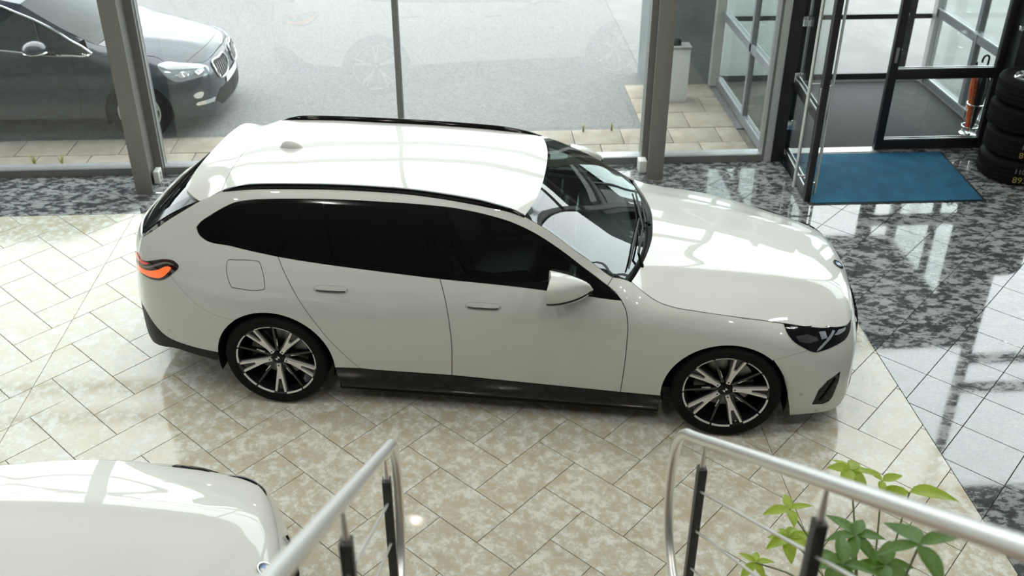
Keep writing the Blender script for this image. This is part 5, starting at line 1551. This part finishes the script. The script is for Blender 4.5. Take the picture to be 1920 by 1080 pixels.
for z in (.10, .36):
    MB().tube([(.085 * cos(a), .085 * sin(a), z) for a in np.linspace(0, 2 * pi, 28)], .006, 8, cap=False).build('ring', M_CHROME, us, smooth=True)
for a in (0, 2.1, 4.2):
    MB().tube([(.085 * cos(a), .085 * sin(a), .01), (.085 * cos(a), .085 * sin(a), .36)], .005, 8).build('rod', M_CHROME, us, smooth=True)
def umbrella(x, y, lean, m, label, r, hook):
    t = tag(empty('umbrella', (x, y, .03)), label, 'umbrella', 'folded umbrellas')
    t.rotation_euler = lean
    prof = [(.006, .02), (.02, .08), (r * .7, .30), (r, .50), (r * .85, .60), (.018, .66), (.010, .68)]
    P = []
    for rr_, z in prof:
        P.append([(rr_ * (1 + .22 * (k % 2)) * cos(2 * pi * k / 16), rr_ * (1 + .22 * (k % 2)) * sin(2 * pi * k / 16), z) for k in range(16)])
    MB().grid(np.array(P), wrap=True).build('canopy', m, t, smooth=True, auto=60)
    MB().tube([(0, 0, 0), (0, 0, .74)], .006, 8).build('shaft', M_CHROME, t, smooth=True)
    if hook:
        MB().tube([(0, 0, .72), (0, 0, .82)] + [(-.045 + .045 * cos(a), 0, .82 + .045 * sin(a)) for a in np.linspace(.2, pi, 8)] + [(-.09, 0, .79)], .011, 8).build('handle', M_UB, t, smooth=True)
    else:
        MB().tube([(0, 0, .70), (0, 0, .80)], .013, 8).build('handle', M_UB, t, smooth=True)
umbrella(5.235, 3.645, (radians(-3), radians(-4), 0), M_UO, 'folded orange and red umbrella in the chrome stand', .032, False)
umbrella(5.29, 3.67, (radians(-2), radians(3), radians(20)), M_UB, 'folded black umbrella with hooked handle in the chrome stand', .060, True)

# ================================================================== POT PLANT
def leaf_mat(name, c0, c1):
    m = grain(name, c0, c1, 14, .4)
    b = bsdf(m)
    b.inputs['Transmission Weight'].default_value = 0.
    nt = m.node_tree
    tr = nt.nodes.new('ShaderNodeBsdfTranslucent'); tr.inputs['Color'].default_value = (c1[0] * 1.3, c1[1] * 1.25, c1[2], 1)
    mx = nt.nodes.new('ShaderNodeMixShader'); mx.inputs[0].default_value = .45
    out = [n for n in nt.nodes if n.type == 'OUTPUT_MATERIAL'][0]
    nt.links.new(b.outputs[0], mx.inputs[1]); nt.links.new(tr.outputs[0], mx.inputs[2]); nt.links.new(mx.outputs[0], out.inputs['Surface'])
    return m
M_LEAF = leaf_mat('young_leaf', (.22, .34, .03), (.36, .48, .05)); M_LEAF2 = leaf_mat('old_leaf', (.05, .13, .02), (.11, .22, .03))
M_STEM = grain('plant_stem', (.12, .16, .06), (.20, .22, .10), 30, .6)
pt_ = tag(empty('potted_plant', (1.50, -3.15, 0)), 'leafy green pot plant standing beside the right stair railing', 'plant')
MB().lathe([(0, 0), (.15, 0), (.17, .02), (.21, .38), (.215, .42), (.195, .42), (.19, .38), (.0, .37)], 36).build('pot', mat('pot_white', (.55, .55, .53), .4), pt_, smooth=True, auto=40)
MB().lathe([(0, .385), (.10, .39), (.192, .38)], 24).build('soil', grain('soil', (.03, .02, .012), (.06, .04, .025), 30, .9), pt_, smooth=True)
_lm = {}
def leaf_mesh(kind):
    if kind in _lm: return _lm[kind]
    P = []
    for i in range(9):
        u = i / 8; w_ = .23 * (sin(pi * u**.8))**.9 * (1 if u < 1 else 0); z = -.30 * u * u
        P.append([(u, -w_, z + .10 * w_ * 2), (u, -w_ * .5, z + .03 * w_), (u, 0, z - .02), (u, w_ * .5, z + .03 * w_), (u, w_, z + .10 * w_ * 2)])
    me = MB().grid(np.array(P)).mesh('leaf', M_LEAF if kind == 0 else M_LEAF2, smooth=True)
    _lm[kind] = me
    return me
def cluster(c, n, L, kind, tilt=0., spread=2 * pi, a0=0., base=None):
    c = np.array(c, float) - np.array((1.50, -3.15, 0))
    b0 = np.array((R.uniform(-.05, .05), R.uniform(-.05, .05), .38)) if base is None else np.array(base)
    mid = (b0 + c) / 2 + np.array(((c[0] - b0[0]) * .12, (c[1] - b0[1]) * .12, .12))
    MB().tube(curve([tuple(b0), tuple(mid), tuple(c)], .06), .0045, 7).build('stem', M_STEM, pt_, smooth=True)
    for k in range(n):
        a = a0 + spread * k / n + R.uniform(-.15, .15)
        l = L * R.uniform(.75, 1.1)
        o = add('leaf', leaf_mesh(kind), None, pt_, tuple(c))
        o.rotation_euler = (R.uniform(-.25, .25), -tilt + R.uniform(-.3, .25), a)
        o.scale = (l, l * R.uniform(.85, 1.15), l)
PLANT = [((1.45, -2.72, 1.12), 6, .13, 0), ((1.60, -2.75, 1.07), 3, .11, 0), ((1.73, -2.78, 1.02), 2, .24, 0), ((1.20, -2.70, .86), 4, .13, 0), ((1.21, -2.73, .70), 7, .14, 0), ((1.08, -2.70, .50), 5, .11, 0),
         ((1.20, -3.35, 1.36), 6, .15, 1), ((1.20, -3.78, 1.76), 4, .20, 1), ((1.03, -3.62, 1.50), 5, .16, 1), ((1.36, -3.35, 1.18), 6, .15, 1), ((1.30, -3.05, .85), 6, .13, 1)]
for c, n, L, kd in PLANT:
    cluster(c, n, L, kd, tilt=.1)
